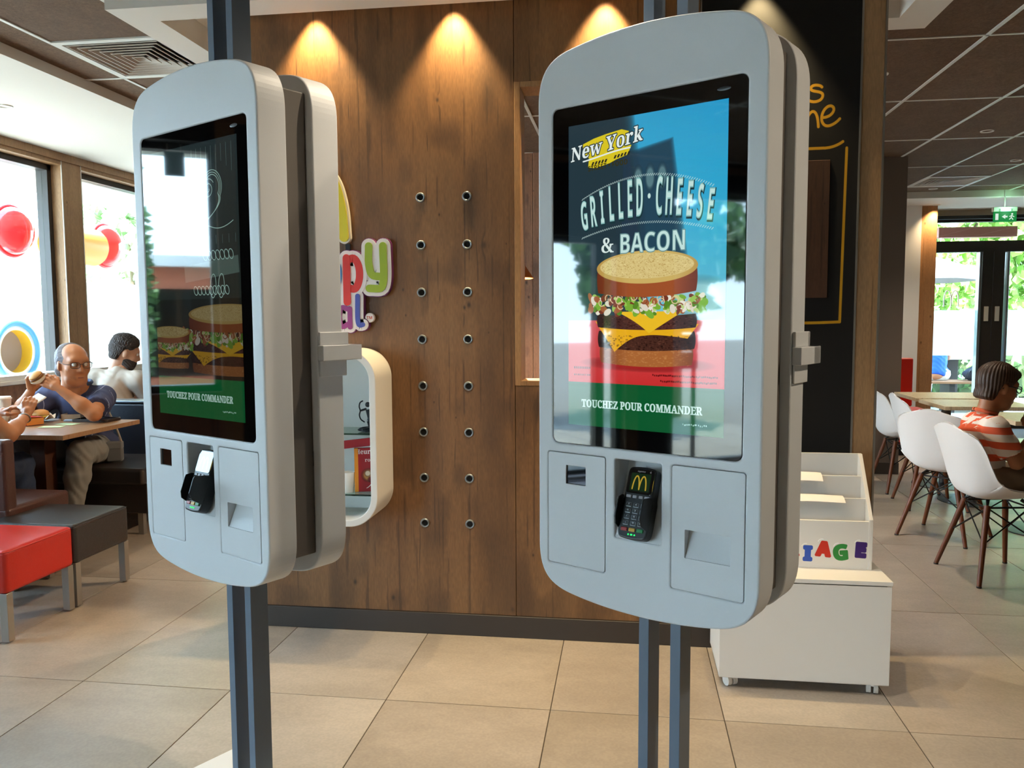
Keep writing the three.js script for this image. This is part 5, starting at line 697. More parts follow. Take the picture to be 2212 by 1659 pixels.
function hairGeo(kind, seed = 1) {
  const skull = ell([0, 0.034, -0.016], [0.081, 0.096, 0.102]), nape = cap([-0.035, -0.05, -0.065], [0.035, -0.05, -0.065], 0.034);
  const f = (x, y, z) => {
    let d = smin(skull(x, y, z), nape(x, y, z), 0.03); const a = Math.atan2(x, z), tuft = 0.0022 * Math.sin(x * 190 + 4 * Math.sin(y * 60 + z * 40)) * Math.sin(z * 170 + y * 80 + 3 * Math.sin(x * 70)) + 0.0016 * Math.sin((x - z) * 330 + y * 260 + 3 * Math.sin(y * 120));
    if (kind === 'short') { d -= 0.006 + 0.016 * sstep(0.05, 0.13, y) + tuft; const line = 0.03 + 0.042 * sstep(0.02, 0.085, z) - 0.09 * sstep(-0.012, -0.06, z), m = Math.max(line - y, z - 0.09); return Math.max(d + 0.009 * sstep(-0.022, 0.0, m), m); }
    if (kind === 'swept') { d -= 0.008 + 0.012 * sstep(0.02, 0.12, y) + 0.012 * sstep(0.05, 0.1, z) * sstep(0.05, 0.1, y) + 0.0016 * Math.sin(a * 38 + 20 * y) + tuft * 0.15; const line = 0.03 + 0.034 * sstep(0.03, 0.085, z) - 0.012 * sstep(0.0, 0.03, z) * sstep(0.05, 0.03, z) - 0.105 * sstep(-0.018, -0.05, z), m = Math.max(line - y, z - 0.108); return Math.max(d + 0.007 * sstep(-0.012, 0.0, m), m); }
    if (kind === 'balding') { d -= 0.004 + tuft * 0.8 + 0.004 * sstep(0.02, -0.08, z); const line = 0.004 - 0.075 * sstep(0.0, -0.06, z), top = 0.066 + 0.075 * sstep(0.02, -0.06, z); const m = Math.max(line - y, y - top, z - 0.03 - 0.1 * Math.max(0, y - 0.02)); return Math.max(d + 0.011 * sstep(-0.035, 0.0, m), m); }
    d -= 0.012 + tuft; const line = -0.11 + 0.15 * sstep(-0.01, 0.07, z); return Math.max(d, line - y, z - 0.085);
  };
  return surfNet(f, [-0.13, -0.16, -0.15], [0.13, 0.17, 0.14], 0.0058);
}
function person(o) {
  const J = o.joints, t = thing('person', o.label, 'person', o.base), off = new THREE.Matrix4().makeTranslation(-o.base[0], -o.base[1], -o.base[2]), add = (n, gs, m, parent = t, uvf) => { const geos = gs.map((g) => flat(g.clone())); geos.forEach((g) => g.applyMatrix4(off)); const g = mergeGeometries(geos); metric(g); if (uvf) uvf(g); const w = new THREE.Mesh(g, m); w.name = n; parent.add(w); return w; };
  const k = o.size ?? 1, gi = o.girth ?? 1, up = unit(J.pelvis, J.chest);
  const torso = [cap(J.hipL, J.hipR, 0.1 * k * gi), cap(J.pelvis, mixp(J.pelvis, J.chest, 0.55), 0.125 * k * gi, 0.13 * k * gi), cap(mixp(J.pelvis, J.chest, 0.4), J.chest, 0.13 * k * gi, 0.115 * k), cap(J.shL, J.shR, 0.062 * k), cap(J.chest, J.neck, 0.1 * k, 0.06 * k)];
  const arm = (s) => [cap(J['sh' + s], J['el' + s], 0.052 * k, 0.041 * k), cap(J['el' + s], mixp(J['el' + s], J['wr' + s], 0.35), 0.041 * k, 0.042 * k), cap(mixp(J['el' + s], J['wr' + s], 0.35), J['wr' + s], 0.042 * k, 0.026 * k)];
  const leg = (s) => [cap(J['hip' + s], J['kn' + s], 0.088 * k, 0.062 * k), cap(J['kn' + s], mixp(J['kn' + s], J['an' + s], 0.3), 0.06 * k, 0.058 * k), cap(mixp(J['kn' + s], J['an' + s], 0.3), J['an' + s], 0.058 * k, 0.038 * k)];
  const neckTop = plus(o.head, [0, -0.07 * k, 0]), neck = [cap(J.neck, neckTop, 0.056 * k, 0.052 * k)];
  const bodyP = [...torso, ...arm('L'), ...arm('R'), ...leg('L'), ...leg('R'), ...neck], parts = [skinOf(bodyP, 0.035 * k, 0.016), headGeo(o.head, o.yaw, o.pitch, k * (o.headSize ?? 1))];
  for (const h of o.hands ?? []) parts.push(skinOf(handPrims(h.w, h.to, h.palm, h.side, k * (o.handSize ?? 1), h.curl ?? 0.5), 0.008, 0.0042));
  const body = add('body', parts, o.skin); const HM = headMatrix(o.head, o.yaw, o.pitch, k * (o.headSize ?? 1)), hg = (g) => { g.applyMatrix4(HM); return g; };
  // shirt: torso and upper arms a little larger, open at hem, sleeves and neck
  const sleeve = (s) => { const a = J['sh' + s], b = J['el' + s], e = mixp(a, b, o.sleeve ?? 0.62), n = unit(a, b); return cut(cap(a, mixp(a, b, 0.9), 0.066 * k, 0.06 * k), e, n); };
  const hem = plus(J.pelvis, up, -0.07 * k), nk = plus(J.neck, unit(J.neck, neckTop), 0.028 * k), nn = unit(J.neck, neckTop);
  const shirtP = [...torso.map((f) => cut(f, nk, nn)), sleeve('L'), sleeve('R')];
  const wr = (x, y, z) => (o.fold ?? 0.0035) * Math.sin(x * 55 + y * 26 + 2.2 * Math.sin(z * 31)) * Math.sin(z * 47 - y * 40 + 1.7 * Math.sin(x * 29));
  add('shirt', [skinOf(shirtP, 0.03 * k, o.cell ?? 0.012, 0.013, (x, y, z, d) => Math.max(d + wr(x, y, z), -((x - hem[0]) * up[0] + (y - hem[1]) * up[1] + (z - hem[2]) * up[2])))], o.shirt, t, o.shirtUV);
  const waist = plus(J.pelvis, up, 0.03), legP = [cut(cap(J.hipL, J.hipR, 0.104 * k * gi), waist, up), ...leg('L'), ...leg('R')];
  if (o.trousers) add('trousers', [skinOf(legP, 0.03 * k, 0.014, 0.014, (x, y, z, d) => Math.max(d + wr(y, x, z) * 1.4, (o.hemY ?? 0.07) - y))], o.trousers);
  const shoes = []; for (const s of ['L', 'R']) { const a = J['an' + s], f = o.foot ?? [0, 0, 1]; shoes.push(skinOf([cap([a[0], 0.045, a[2]], [a[0] + f[0] * 0.15 * k, 0.038, a[2] + f[2] * 0.15 * k], 0.04 * k, 0.034 * k), cap(a, [a[0], 0.05, a[2]], 0.042 * k)], 0.03, 0.011, 0, (x, y, z, d) => Math.max(d, 0.004 - y))); } add('shoes', shoes, o.shoe ?? M.satinBlack);
  if (o.hair) add('hair', [hg(hairGeo(o.hair))], o.hairMat);
  if (o.collar) { const c = []; for (const q of [-1, 1]) { const p = []; for (let i = 0; i <= 8; i++) { const a = q * (0.35 + i / 8 * 2.75); p.push(V(...J.neck).add(V(Math.sin(a + o.bodyYaw) * 0.068 * k, 0.045 * k + 0.012 * (1 - Math.cos(a)) , Math.cos(a + o.bodyYaw) * 0.068 * k)).toArray()); } c.push(mb().tube(p, 0.013 * k, 24, 7).g[0]); } add('collar', c, o.collar); }
  for (const q of [-1, 1]) { const e = mb().add(new THREE.SphereGeometry(0.0125, 18, 14), q * 0.031, 0.0125, 0.074).geo(); add('eye', [hg(e)], std(0xe8e2da, 0.25)); const ir = mb().add(new THREE.SphereGeometry(0.0062, 14, 10), q * 0.031 + 0.001, 0.0125, 0.0826, 0, 0, 0, [1, 1, 0.6]).geo(); add('iris', [hg(ir)], std(0x2a1d14, 0.2)); }
  const br = []; for (const q of [-1, 1]) br.push(hg(mb().tube([[q * 0.014, 0.034, 0.0845], [q * 0.032, 0.04, 0.081], [q * 0.05, 0.034, 0.068]], 0.0042, 14, 6).geo())); if (o.hairMat) add('eyebrow', br, o.browMat ?? o.hairMat);
  add('lips', [hg(mb().tube([[-0.022, -0.0635, 0.0815], [-0.008, -0.0628, 0.0868], [0.008, -0.0628, 0.0868], [0.022, -0.0635, 0.0815]], 0.0042, 18, 6).geo())], o.lip ?? std(0x8f5446, 0.5));
  if (o.glasses) { const g = []; for (const q of [-1, 1]) { const p = []; for (let i = 0; i < 18; i++) { const a = i / 18 * 6.283; p.push([q * 0.034 + 0.0255 * Math.sign(Math.cos(a)) * Math.pow(Math.abs(Math.cos(a)), 0.7), 0.009 + 0.017 * Math.sign(Math.sin(a)) * Math.pow(Math.abs(Math.sin(a)), 0.7), 0.099 - 0.006 * Math.abs(Math.cos(a)) * (q * Math.cos(a) > 0 ? 1 : 0)]); } g.push(hg(mb().tube(p, o.glasses, 54, 6, true).geo())); g.push(hg(mb().tube([[q * 0.059, 0.014, 0.094], [q * 0.076, 0.014, 0.07], [q * 0.082, 0.016, 0.0], [q * 0.08, 0.0, -0.025]], o.glasses, 20, 6).geo())); } g.push(hg(mb().tube([[-0.009, 0.013, 0.1], [0, 0.017, 0.102], [0.009, 0.013, 0.1]], o.glasses, 8, 6).geo())); add('glasses', g, o.glassMat ?? M.satinBlack); const ln = []; for (const q of [-1, 1]) { const c = new THREE.CircleGeometry(1, 24); c.scale(0.0235, 0.0155, 1); c.translate(q * 0.034, 0.009, 0.097); ln.push(hg(mb().add(c).geo())); } add('lenses', ln, o.lensMat ?? phy(0xf6f7f7, 0.0, { transmission: 1, thickness: 0, ior: 1.12, side: THREE.DoubleSide })); }
  if (o.beard) { const bf = ell([0, -0.06, 0.02], [0.068, 0.064, 0.072]), ch = cap([-0.03, -0.09, 0.04], [0.03, -0.09, 0.04], 0.034); add('beard', [hg(surfNet((x, y, z) => { const d = smin(bf(x, y, z), ch(x, y, z), 0.02) - 0.002 + 0.002 * Math.sin(x * 300) * Math.sin(y * 310 + z * 200); return Math.max(d, y + 0.038 - 0.05 * sstep(0.05, 0.0, z), -z - 0.012, 0.006 - Math.hypot(x / 2.6, y + 0.064, (z - 0.092) * 0.4)); }, [-0.1, -0.16, -0.05], [0.1, 0.03, 0.12], 0.006))], o.hairMat); }
  return t;
}
const cloth = (c, o = {}) => std(c, 0.85, { bumpMap: T.weave, bumpScale: 0.0008, ...o });
{
  const print = ctex(512, 512, (g) => { g.fillStyle = '#3d4466'; g.fillRect(0, 0, 512, 512); g.strokeStyle = '#9aa0bc'; g.lineWidth = 3; for (let x = 40; x < 512; x += 64) { g.beginPath(); g.moveTo(x, 0); g.lineTo(x, 512); g.stroke(); } });
  const man = person({
    label: 'balding man with glasses in a navy polo shirt, holding food at the booth table', base: [-3.62, 0, -5.0], bodyYaw: 0.5,
    joints: { pelvis: [-3.64, 0.54, -5.06], chest: [-3.62, 0.83, -4.98], neck: [-3.58, 0.92, -4.92], hipL: [-3.53, 0.52, -5.04], hipR: [-3.75, 0.52, -5.04], shL: [-3.44, 0.875, -4.95], shR: [-3.79, 0.885, -4.93], elL: [-3.31, 0.8, -4.67], wrL: [-3.5, 0.965, -4.61], elR: [-3.86, 0.785, -4.7], wrR: [-3.72, 0.95, -4.65], knL: [-3.38, 0.56, -4.62], knR: [-3.82, 0.55, -4.6], anL: [-3.46, 0.09, -4.6], anR: [-3.82, 0.09, -4.58] },
    head: [-3.53, 1.1, -4.8], yaw: 60 * RAD, pitch: 5 * RAD, headSize: 1.12, girth: 1.12, skin: M.skinTan, shirt: cloth(0xffffff, { map: print }), trousers: cloth(0x8a8782), hair: 'balding', hairMat: std(0x77757a, 0.8), collar: cloth(0x32405f), glasses: 0.0016, glassMat: std(0x3a3432, 0.3, { metalness: 0.6 }),
    hands: [{ w: [-3.5, 0.965, -4.61], to: [-3.6, 1.03, -4.6], palm: [-0.5, -0.1, -0.55], side: -1, curl: 0.6 }, { w: [-3.72, 0.95, -4.65], to: [-3.69, 1.05, -4.63], palm: [0.75, 0.1, 0.35], side: 1, curl: 0.6 }],
  });
  const bg = thing('burger_half', 'half-eaten burger in white paper held in the hands of the man with glasses', 'burger', [-3.63, 1.035, -4.59]); bg.rotation.set(0.5, 0.4, 0.3);
  mb().lathe([[0.0001, -0.016], [0.036, -0.016], [0.04, -0.006], [0.038, 0.0], [0.0001, 0.0]], 0, 0, 0, 24).lathe([[0.0001, 0.008], [0.04, 0.008], [0.04, 0.018], [0.026, 0.032], [0.0001, 0.036]], 0, 0, 0, 24).build('bun', std(0xd09a58, 0.6), bg); mb().lathe([[0.0001, 0.0], [0.042, 0.0], [0.043, 0.008], [0.0001, 0.008]], 0, 0, 0, 24).build('filling', std(0x8a5a34, 0.6), bg); mb().add(new THREE.SphereGeometry(0.05, 20, 8, 0, 6.283, 1.6, 1.1), 0, -0.004, 0, 0, 0, 0, [1, 0.7, 0.9]).build('paper', std(0xece8e2, 0.7, { side: THREE.DoubleSide }), bg);
  const bag = thing('camera_bag', 'small grey camera bag hanging at the side of the man with glasses', 'bag', [-3.37, 0.45, -4.95], 0.4); mb().box(0.1, 0.13, 0.06, 0, 0.065, 0, 0.012).build('pouch', std(0x6b6c6e, 0.8), bag); mb().box(0.102, 0.05, 0.064, 0, 0.108, 0.001, 0.01).build('flap', std(0x7a7b7d, 0.8), bag); mb().tube([[0.045, 0.12, 0], [0.02, 0.22, 0.02], [-0.03, 0.34, 0.0], [-0.07, 0.42, -0.03]], 0.007, 24, 6).build('strap', std(0xa89f92, 0.8), bag);
  person({
    label: 'dark-haired bearded man in a beige shirt seen from behind in the next booth', base: [-3.95, 0, -5.85], bodyYaw: 2.8,
    joints: { pelvis: [-3.95, 0.54, -5.76], chest: [-3.95, 0.85, -5.84], neck: [-3.94, 0.97, -5.88], hipL: [-4.06, 0.52, -5.78], hipR: [-3.84, 0.52, -5.78], shL: [-4.13, 0.93, -5.86], shR: [-3.76, 0.92, -5.86], elL: [-4.18, 0.68, -6.0], wrL: [-4.05, 0.78, -6.22], elR: [-3.72, 0.68, -6.0], wrR: [-3.8, 0.8, -6.22], knL: [-4.05, 0.54, -6.22], knR: [-3.84, 0.54, -6.22], anL: [-4.05, 0.09, -6.22], anR: [-3.84, 0.09, -6.22] },
    head: [-3.91, 1.125, -5.93], yaw: 128 * RAD, pitch: 16 * RAD, headSize: 1.06, skin: M.skin, shirt: cloth(0xb3a292), trousers: cloth(0x3c4452), hair: 'short', hairMat: std(0x33261f, 0.75), beard: true, foot: [0, 0, -1],
    hands: [{ w: [-4.05, 0.78, -6.22], to: [-3.97, 0.82, -6.28], palm: [0.3, 0, 0.2], side: -1 }, { w: [-3.8, 0.8, -6.22], to: [-3.88, 0.84, -6.28], palm: [-0.3, 0, 0.2], side: 1 }],
  });
  person({
    label: 'person in jeans at the left edge, a bare forearm and hand with phone in view', base: [-3.62, 0, -3.9], bodyYaw: 3.14,
    joints: { pelvis: [-3.66, 0.55, -3.86], chest: [-3.64, 0.87, -3.9], neck: [-3.63, 1.0, -3.92], hipL: [-3.76, 0.53, -3.88], hipR: [-3.56, 0.53, -3.88], shL: [-3.82, 0.96, -3.9], shR: [-3.46, 0.96, -3.88], elL: [-3.86, 0.78, -4.1], wrL: [-3.66, 0.84, -4.3], elR: [-3.34, 0.765, -3.99], wrR: [-3.4, 0.845, -4.2], knL: [-3.74, 0.54, -4.32], knR: [-3.54, 0.54, -4.3], anL: [-3.74, 0.09, -4.3], anR: [-3.52, 0.09, -4.28] },
    head: [-3.62, 1.18, -3.97], yaw: 165 * RAD, pitch: 14 * RAD, size: 0.94, skin: M.skinTan, shirt: cloth(0x6a3f38), trousers: cloth(0x26344e), hair: 'long', hairMat: std(0x3c2a20, 0.7), foot: [0, 0, -1], sleeve: 0.35,
    hands: [{ w: [-3.4, 0.845, -4.2], to: [-3.41, 0.93, -4.25], palm: [-0.2, 0.25, -0.6], side: 1, curl: 0.55 }, { w: [-3.66, 0.84, -4.3], to: [-3.58, 0.88, -4.33], palm: [0.5, 0.1, -0.2], side: -1 }],
  });
  tag(mb().add(new THREE.TorusGeometry(0.03, 0.004, 8, 32), -3.393, 0.832, -4.176, 0.5, 0.4, 0).build('bracelet', M.steel), 'silver bracelet on the wrist of the hand with the phone', 'bracelet');
  const stripes = ctex(64, 512, (g) => { g.fillStyle = '#e4d8cc'; g.fillRect(0, 0, 64, 512); g.fillStyle = '#dd5a34'; for (let i = 0; i < 4; i++) g.fillRect(0, i * 128, 64, 62); }); stripes.wrapS = stripes.wrapT = THREE.RepeatWrapping; stripes.repeat.set(4, 1 / 0.3); stripes.offset.set(0, 0.02);
  person({
    label: 'boy with dark brown hair and glasses in an orange and white striped polo shirt', base: [1.93, 0, -4.6], bodyYaw: 1.7,
    joints: { pelvis: [1.88, 0.54, -4.6], chest: [1.845, 0.735, -4.6], neck: [1.885, 0.835, -4.6], hipL: [1.88, 0.52, -4.67], hipR: [1.88, 0.52, -4.53], shL: [1.885, 0.8, -4.73], shR: [1.885, 0.805, -4.47], elL: [2.0, 0.63, -4.78], wrL: [2.17, 0.63, -4.68], elR: [1.975, 0.635, -4.43], wrR: [2.085, 0.79, -4.5], knL: [2.24, 0.53, -4.69], knR: [2.24, 0.53, -4.5], anL: [2.24, 0.09, -4.69], anR: [2.24, 0.09, -4.5] },
    head: [1.945, 1.004, -4.6], yaw: 98 * RAD, pitch: 10 * RAD, size: 0.76, headSize: 1.24, handSize: 1.05, skin: M.skinBoy, shirt: cloth(0xffffff, { map: stripes, bumpMap: null }), trousers: cloth(0x8a7660), hair: 'swept', hairMat: std(0x3a2618, 0.55), glasses: 0.0028, glassMat: std(0x1c2630, 0.3), collar: cloth(0xdd6a44), foot: [1, 0, 0], cell: 0.0095, sleeve: 0.7,
    hands: [{ w: [2.085, 0.79, -4.5], to: [2.09, 0.87, -4.54], palm: [0.1, 0.1, -0.6], side: 1, curl: 0.7 }, { w: [2.17, 0.63, -4.68], to: [2.25, 0.64, -4.62], palm: [0.1, 0.3, 0.5], side: -1, curl: 0.5 }],
  });
  person({
    label: 'person in a blue shirt and white trousers sitting on the bench beyond the glass doors', base: [4.4, 0, -12.6], bodyYaw: 3.1,
    joints: { pelvis: [4.44, 0.58, -12.55], chest: [4.5, 0.92, -12.68], neck: [4.5, 1.05, -12.72], hipL: [4.33, 0.55, -12.58], hipR: [4.54, 0.55, -12.58], shL: [4.32, 1.0, -12.7], shR: [4.68, 1.0, -12.7], elL: [4.28, 0.78, -12.86], wrL: [4.4, 0.85, -13.05], elR: [4.72, 0.78, -12.86], wrR: [4.6, 0.85, -13.05], knL: [4.2, 0.56, -13.0], knR: [4.5, 0.56, -13.02], anL: [4.2, 0.1, -13.0], anR: [4.5, 0.1, -13.02] },
    head: [4.5, 1.23, -12.8], yaw: 170 * RAD, pitch: 12 * RAD, skin: M.skin, shirt: cloth(0x1f55c8), trousers: cloth(0xe8e6e2), hair: 'short', hairMat: std(0x3a2a20, 0.7), foot: [0, 0, -1], hands: [],
  });
}
// ---------------------------------------------------------------- outside the glass
{
  const g = sgroup('ground'); mb().span(-40, 40, -0.3, -0.02, -40, 40).build('paving', std(0x948e86, 0.85), g);
  const pv = std(0xa8a197, 0.8), geo = mb().box(0.78, 0.03, 0.58, 0, -0.008, 0, 0.004).geo();
  for (let i = 0; i < 4; i++) for (let j = 0; j < 14; j++) { const o = new THREE.Mesh(geo, pv); o.name = 'paving_slab'; o.position.set(-5.05 - i * 0.79, 0, 3.4 - j * 0.59); g.add(o); }
  for (let i = 0; i < 5; i++) for (let j = 0; j < 4; j++) { const o = new THREE.Mesh(geo, pv); o.name = 'paving_slab'; o.position.set(3.2 + i * 0.79, 0, -11.3 - j * 0.59); g.add(o); }
  const e = sgroup('roof_overhang'); mb().span(-5.95, XL - 0.22, 2.68, 2.8, ZB - 0.3, 3.2).build('left_eaves', std(0xc9cfc6, 0.8), e); mb().span(3.3, XR + 0.2, 2.68, 2.8, ZB - 1.0, ZB - 0.17).build('rear_eaves', std(0xa9a39a, 0.8), e);
  mb().span(4.0, 4.95, 2.4, 2.53, ZB - 0.75, ZB - 0.6, 0.004).build('eaves_box', std(0x7d4a3c, 0.7), e);
}
const leafGeo = (() => { const g = new THREE.BufferGeometry(); g.setAttribute('position', new THREE.Float32BufferAttribute([0, 0, 0, 0.5, 0.35, 0.08, 0, 1, 0, -0.5, 0.35, 0.08], 3)); g.setAttribute('normal', new THREE.Float32BufferAttribute([0, 0, 1, 0.2, 0, 1, 0, 0, 1, -0.2, 0, 1], 3)); g.setAttribute('uv', new THREE.Float32BufferAttribute([0, 0, 1, 0.4, 0.5, 1, 0, 0.4], 2)); g.setIndex([0, 1, 2, 0, 2, 3]); return g; })();
const leafMat = new THREE.MeshPhysicalMaterial({ color: 0xffffff, roughness: 0.7, transmission: 0.35, thickness: 0, side: THREE.DoubleSide });
function foliage(parent, shape, n, size, cols, seed) {
  const R = rng(seed), m = new THREE.InstancedMesh(leafGeo, leafMat, n), q = new THREE.Quaternion(), c = new THREE.Color(); m.name = 'foliage'; m.userData.kind = 'stuff';
  for (let i = 0; i < n; i++) { const p = shape(R), s = size * (0.6 + 0.8 * R()); q.setFromEuler(new THREE.Euler(R() * 6.3, R() * 6.3, R() * 6.3)); m.setMatrixAt(i, new THREE.Matrix4().compose(V(...p), q, V(s, s * 1.4, s))); const a = C(cols[Math.floor(R() * cols.length)]); c.copy(a).multiplyScalar(0.8 + 0.4 * R()); m.setColorAt(i, c); }
  parent.add(m); return m;
}
const ballShape = (blobs) => (R) => { const b = blobs[Math.floor(R() * blobs.length)], a = R() * 6.283, u = R() * 2 - 1, r = Math.pow(R(), 0.4), s = Math.sqrt(1 - u * u); return [b[0] + b[3] * r * s * Math.cos(a), b[1] + b[3] * r * u * 0.8, b[2] + b[3] * r * s * Math.sin(a)]; };
function tree(x, z, h, w, n, cols, label, seed) {
  const t = thing('tree', label, 'tree', [x, -0.02, z]), R = rng(seed), b = []; for (let i = 0; i < 11; i++) b.push([(R() - 0.5) * w, h * (0.32 + 0.6 * R()), (R() - 0.5) * w * 0.7, w * (0.2 + 0.14 * R())]);
  const tr = mb().bar([0, 0, 0], [0.05, h * 0.4, 0], 0.11, 0.075); for (const k of b.slice(0, 6)) tr.bar([0.05, h * 0.36, 0], [k[0] * 0.8, k[1], k[2] * 0.8], 0.05, 0.015, 6); tr.build('trunk', std(0x6a5646, 0.9), t); foliage(t, ballShape(b), n, 0.16, cols, seed + 7);
}
const G1 = ['#8fb552', '#b4cf70', '#6f9a3c', '#cfe08e', '#7fa648'], G2 = ['#3f6b34', '#557f40', '#2f5628', '#6c9350'];
tree(3.3, -17.5, 4.6, 3.6, 5200, G2, 'dark green tree left behind the bench, seen through the glass doors', 101);
tree(5.6, -16.8, 5.0, 3.8, 5600, G1, 'bright yellow-green tree in the middle beyond the glass doors', 102);
tree(8.4, -17.4, 5.0, 4.0, 5200, G1, 'pale green tree beyond the right-hand glass door', 103);
tree(-9.3, -14.4, 4.4, 3.0, 4200, ['#b9cfa0', '#d3e0bc', '#9cba86'], 'pale green tree behind the play frame, outside the left windows', 104);
tree(-11, -18.2, 4.6, 3.6, 4200, ['#b9cfa0', '#d3e0bc', '#9cba86'], 'pale tree farther along, outside the second left window', 105);
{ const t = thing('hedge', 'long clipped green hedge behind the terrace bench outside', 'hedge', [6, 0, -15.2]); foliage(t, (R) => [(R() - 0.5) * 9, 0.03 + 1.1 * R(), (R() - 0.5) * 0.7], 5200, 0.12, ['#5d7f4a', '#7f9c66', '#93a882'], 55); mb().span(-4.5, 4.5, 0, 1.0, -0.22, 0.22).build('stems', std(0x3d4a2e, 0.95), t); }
{ // terrace furniture and parasol
  const t = thing('terrace_bench', 'brown slatted terrace bench beyond the glass doors', 'bench', [4.5, -0.005, -12.5]); for (let k = 0; k < 4; k++) mb().span(-1.0, 0.75, 0.43, 0.46, -0.22 + k * 0.115, -0.115 + k * 0.115, 0.004).build('slat', std(0x8a5d3c, 0.7), t); for (const x of [-0.85, 0.1, 0.6]) mb().span(x - 0.04, x + 0.04, 0, 0.43, -0.18, 0.18, 0.004).build('leg', M.frame, t); mb().span(-1.0, -0.25, 0.2, 0.36, -0.2, -0.18).build('rail', std(0x9c5e38, 0.7), t);
  const u = thing('terrace_table', 'terrace table with a pale top beyond the bench outside', 'table', [4.75, -0.005, -13.25]); mb().box(1.3, 0.035, 0.7, 0, 0.76, 0, 0.006).build('tabletop', std(0xd6d0c6, 0.6), u); mb().box(0.2, 0.74, 0.1, 0.15, 0.37, 0, 0.004).build('pedestal', M.frame, u); mb().box(0.6, 0.03, 0.4, 0.15, 0.015, 0, 0.004).build('foot', M.frame, u);
  const b = thing('backpack', 'dark bag lying on the terrace bench outside', 'bag', [5.02, 0.456, -12.5]); { const g = new THREE.SphereGeometry(0.16, 28, 18), p = g.attributes.position; for (let i = 0; i < p.count; i++) { const k = 1 + 0.12 * Math.sin(p.getX(i) * 30 + p.getY(i) * 20) * Math.cos(p.getZ(i) * 26); p.setXYZ(i, p.getX(i) * 1.3 * k, Math.max(0, p.getY(i) * 0.7 * k + 0.1), p.getZ(i) * 0.8 * k); } g.computeVertexNormals(); mb().add(g).build('sack', std(0x2a2f3a, 0.8), b); mb().tube([[-0.12, 0.17, 0.05], [-0.2, 0.12, 0.12], [-0.22, 0.03, 0.1]], 0.012).build('strap', std(0x1b1e24, 0.8), b); }
  const a = thing('parasol', 'grey terrace parasol slanting across the top of the glass door', 'parasol', [3.9, -0.01, -13.6]); mb().bar([0, 0, 0], [0, 2.5, 0], 0.03).build('pole', M.frame, a);
  for (let k = 0; k < 8; k++) { const a0 = k / 8 * 6.283 + 0.3, a1 = (k + 1) / 8 * 6.283 + 0.3, g = new THREE.BufferGeometry(), v = []; for (const [r, y, th] of [[0.05, 2.56, a0], [0.05, 2.56, a1], [1.5, 2.06, a0], [1.5, 2.06, a1], [1.5, 1.93, a0], [1.5, 1.93, a1]]) v.push(r * Math.cos(th), y, r * Math.sin(th)); g.setAttribute('position', new THREE.Float32BufferAttribute(v, 3)); g.setIndex([0, 1, 2, 1, 3, 2, 2, 3, 4, 3, 5, 4]); g.computeVertexNormals(); mb().add(g).build('canopy_panel', std(0x8d8b8c, 0.85, { side: THREE.DoubleSide }), a); mb().bar([0, 2.5, 0], [1.48 * Math.cos(a0), 2.045, 1.48 * Math.sin(a0)], 0.008).build('rib', M.frame, a); }
}
{ // play frame: tubes with domed ends outside the left windows
  const t = thing('play_frame', 'play frame with red domes and a blue-rimmed porthole outside the left windows', 'play frame', [-6.1, -0.02, -7.5]);
  for (const z of [0.42, -0.95, -1.75]) mb().bar([-0.55, 0.0, z], [-0.55, 3.2, z], 0.05).build('pole', std(0xe4e2de, 0.5), t);
  mb().ext(rrect(0.95, 0.02, 2.5, 1.86, 0.3), 0.05, 0.01, -0.2, 0, 0, 0, Math.PI / 2).build('slide_wall', std(0xd9e2da, 0.5), t);
  mb().add(new THREE.CylinderGeometry(0.21, 0.21, 0.62, 32, 1, true), 0.0, 2.24, -0.9, Math.PI / 2).build('orange_tube', phy(0xf0a030, 0.4, { side: THREE.DoubleSide }), t);
  mb().add(new THREE.TorusGeometry(0.285, 0.03, 14, 48), 0.06, 1.1, 0.12, 0, Math.PI / 2).build('blue_ring', phy(0x4fa3dc, 0.4), t); mb().add(new THREE.CylinderGeometry(0.215, 0.215, 0.13, 40, 1, true), -0.005, 1.1, 0.12, 0, 0, Math.PI / 2).build('yellow_tunnel', phy(0xf2c62a, 0.45, { side: THREE.DoubleSide }), t); mb().lathe([[0.216, 0.01], [0.216, 0], [0.0001, 0]], -0.06, 1.1, 0.12, 32, 0, 0, -Math.PI / 2).build('hatch', std(0xa39390, 0.7), t); mb().lathe([[0.262, -0.012], [0.262, 0], [0.217, 0]], 0.06, 1.1, 0.12, 40, 0, 0, -Math.PI / 2).build('white_rim', std(0xf4f3f0, 0.5), t);
  mb().add(new THREE.CylinderGeometry(0.272, 0.272, 0.34, 40, 1, true), -0.12, 1.1, 0.12, 0, 0, Math.PI / 2).build('porthole_tube', std(0xf4f3f0, 0.5, { side: THREE.DoubleSide }), t);
  const red = phy(0xe8262c, 0.06, { transmission: 0.5, thickness: 0, side: THREE.DoubleSide });
  for (const [y, z] of [[2.3, 0.06], [2.28, -1.41]]) { mb().add(new THREE.SphereGeometry(0.24, 36, 18, 0, 6.283, 0, Math.PI / 2), 0.02, y, z, 0, 0, -Math.PI / 2, [1, 0.75, 1]).build('red_dome', red, t); mb().add(new THREE.TorusGeometry(0.25, 0.016, 10, 40), 0.02, y, z, 0, Math.PI / 2).build('dome_rim', phy(0xd8404a, 0.35), t); mb().add(new THREE.CylinderGeometry(0.245, 0.245, 0.7, 32, 1, true), -0.35, y, z, 0, 0, Math.PI / 2).build('dome_tunnel', phy(0xf0e8e4, 0.5, { side: THREE.DoubleSide }), t); }
}
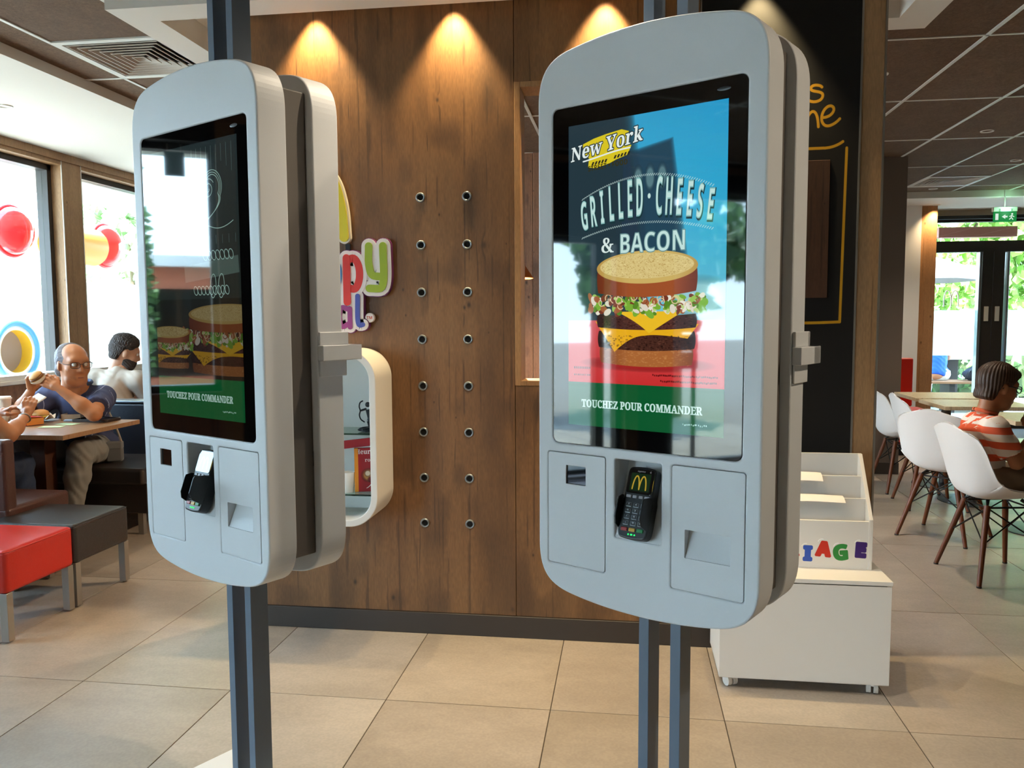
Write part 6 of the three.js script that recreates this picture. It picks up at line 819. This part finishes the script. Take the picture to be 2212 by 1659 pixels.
{ // what the kiosk glass mirrors: street front with a tiled low building, a cypress, an order board
  const b = thing('street_building', 'low terracotta building across the yard, mirrored in the left kiosk screen', 'building', [-13, -0.02, -3.2]);
  mb().span(-2, 0, 0, 2.25, -1.0, 3.4).build('wall', std(0xb9684a, 0.85), b); mb().span(-2, 0.05, 0, 2.3, -0.12, 0.3).build('white_pier', std(0xe4dcd4, 0.8), b); mb().span(-2.2, 0.25, 2.25, 2.42, -1.2, 3.6).build('roof_edge', std(0xe9e6e0, 0.8), b); mb().span(-0.02, 0.03, 0.5, 1.9, 0.9, 2.2).build('window', M.glassBlack, b); mb().span(-0.02, 0.03, 0.3, 1.85, -0.85, -0.25).build('window', M.glassBlack, b);
  const c = thing('cypress', 'slim dark cypress outside, mirrored at the left of the left kiosk screen', 'tree', [-9.5, -0.02, -2.5]); mb().bar([0, 0, 0], [0, 2.6, 0], 0.06, 0.02).build('trunk', std(0x5a4a3a, 0.9), c); foliage(c, (R) => { const y = 0.2 + 4.0 * R(), r = 0.34 * Math.sin(Math.PI * Math.min(1, 0.12 + y / 4.5)) * Math.sqrt(R()), a = R() * 6.283; return [r * Math.cos(a), y, r * Math.sin(a)]; }, 5200, 0.07, G2, 66);
  const o = thing('order_board', 'tall stack of pale blue panels outside, mirrored in the kiosk screen nearer the centre', 'sign', [-4.95, -0.005, 1.42]); for (let k = 0; k < 9; k++) { const p = mb().box(0.03, 0.155, 0.62, 0, 0.98 + k * 0.172, 0, 0.006).build('panel', std(0xa9bdd0, 0.4), o); mb().add(new THREE.TorusGeometry(0.05, 0.006, 8, 24), 0.017, 0.98 + k * 0.172, -0.2, 0, Math.PI / 2).build('ring', std(0xdfe8ee, 0.4), p); } for (const z of [-0.29, 0.29]) mb().span(-0.04, -0.016, 0, 2.46, z - 0.02, z + 0.02).build('post', M.frame, o);
  const hs = thing('hanging_sign', 'small teal sign hung inside the window, mirrored at the top of the left kiosk screen', 'sign', [-4.46, 2.29, -1.98]); mb().span(-0.002, 0.002, 0, 0.15, -0.06, 0.06, 0.001).build('card', std(0x2f7f88, 0.6), hs); mb().bar([0, 0.15, -0.04], [0, 0.2, -0.04], 0.002).bar([0, 0.15, 0.04], [0, 0.2, 0.04], 0.002).build('string', M.whitePaint, hs);
  tree(-8.2, 3.6, 3.6, 2.2, 3000, G2, 'dark leafy tree outside, mirrored at the right of the kiosk screen nearer the centre', 106);
}
scene.traverse((o) => { if (o.isMesh) o.castShadow = o.receiveShadow = true; });
renderer.render(scene, camera);
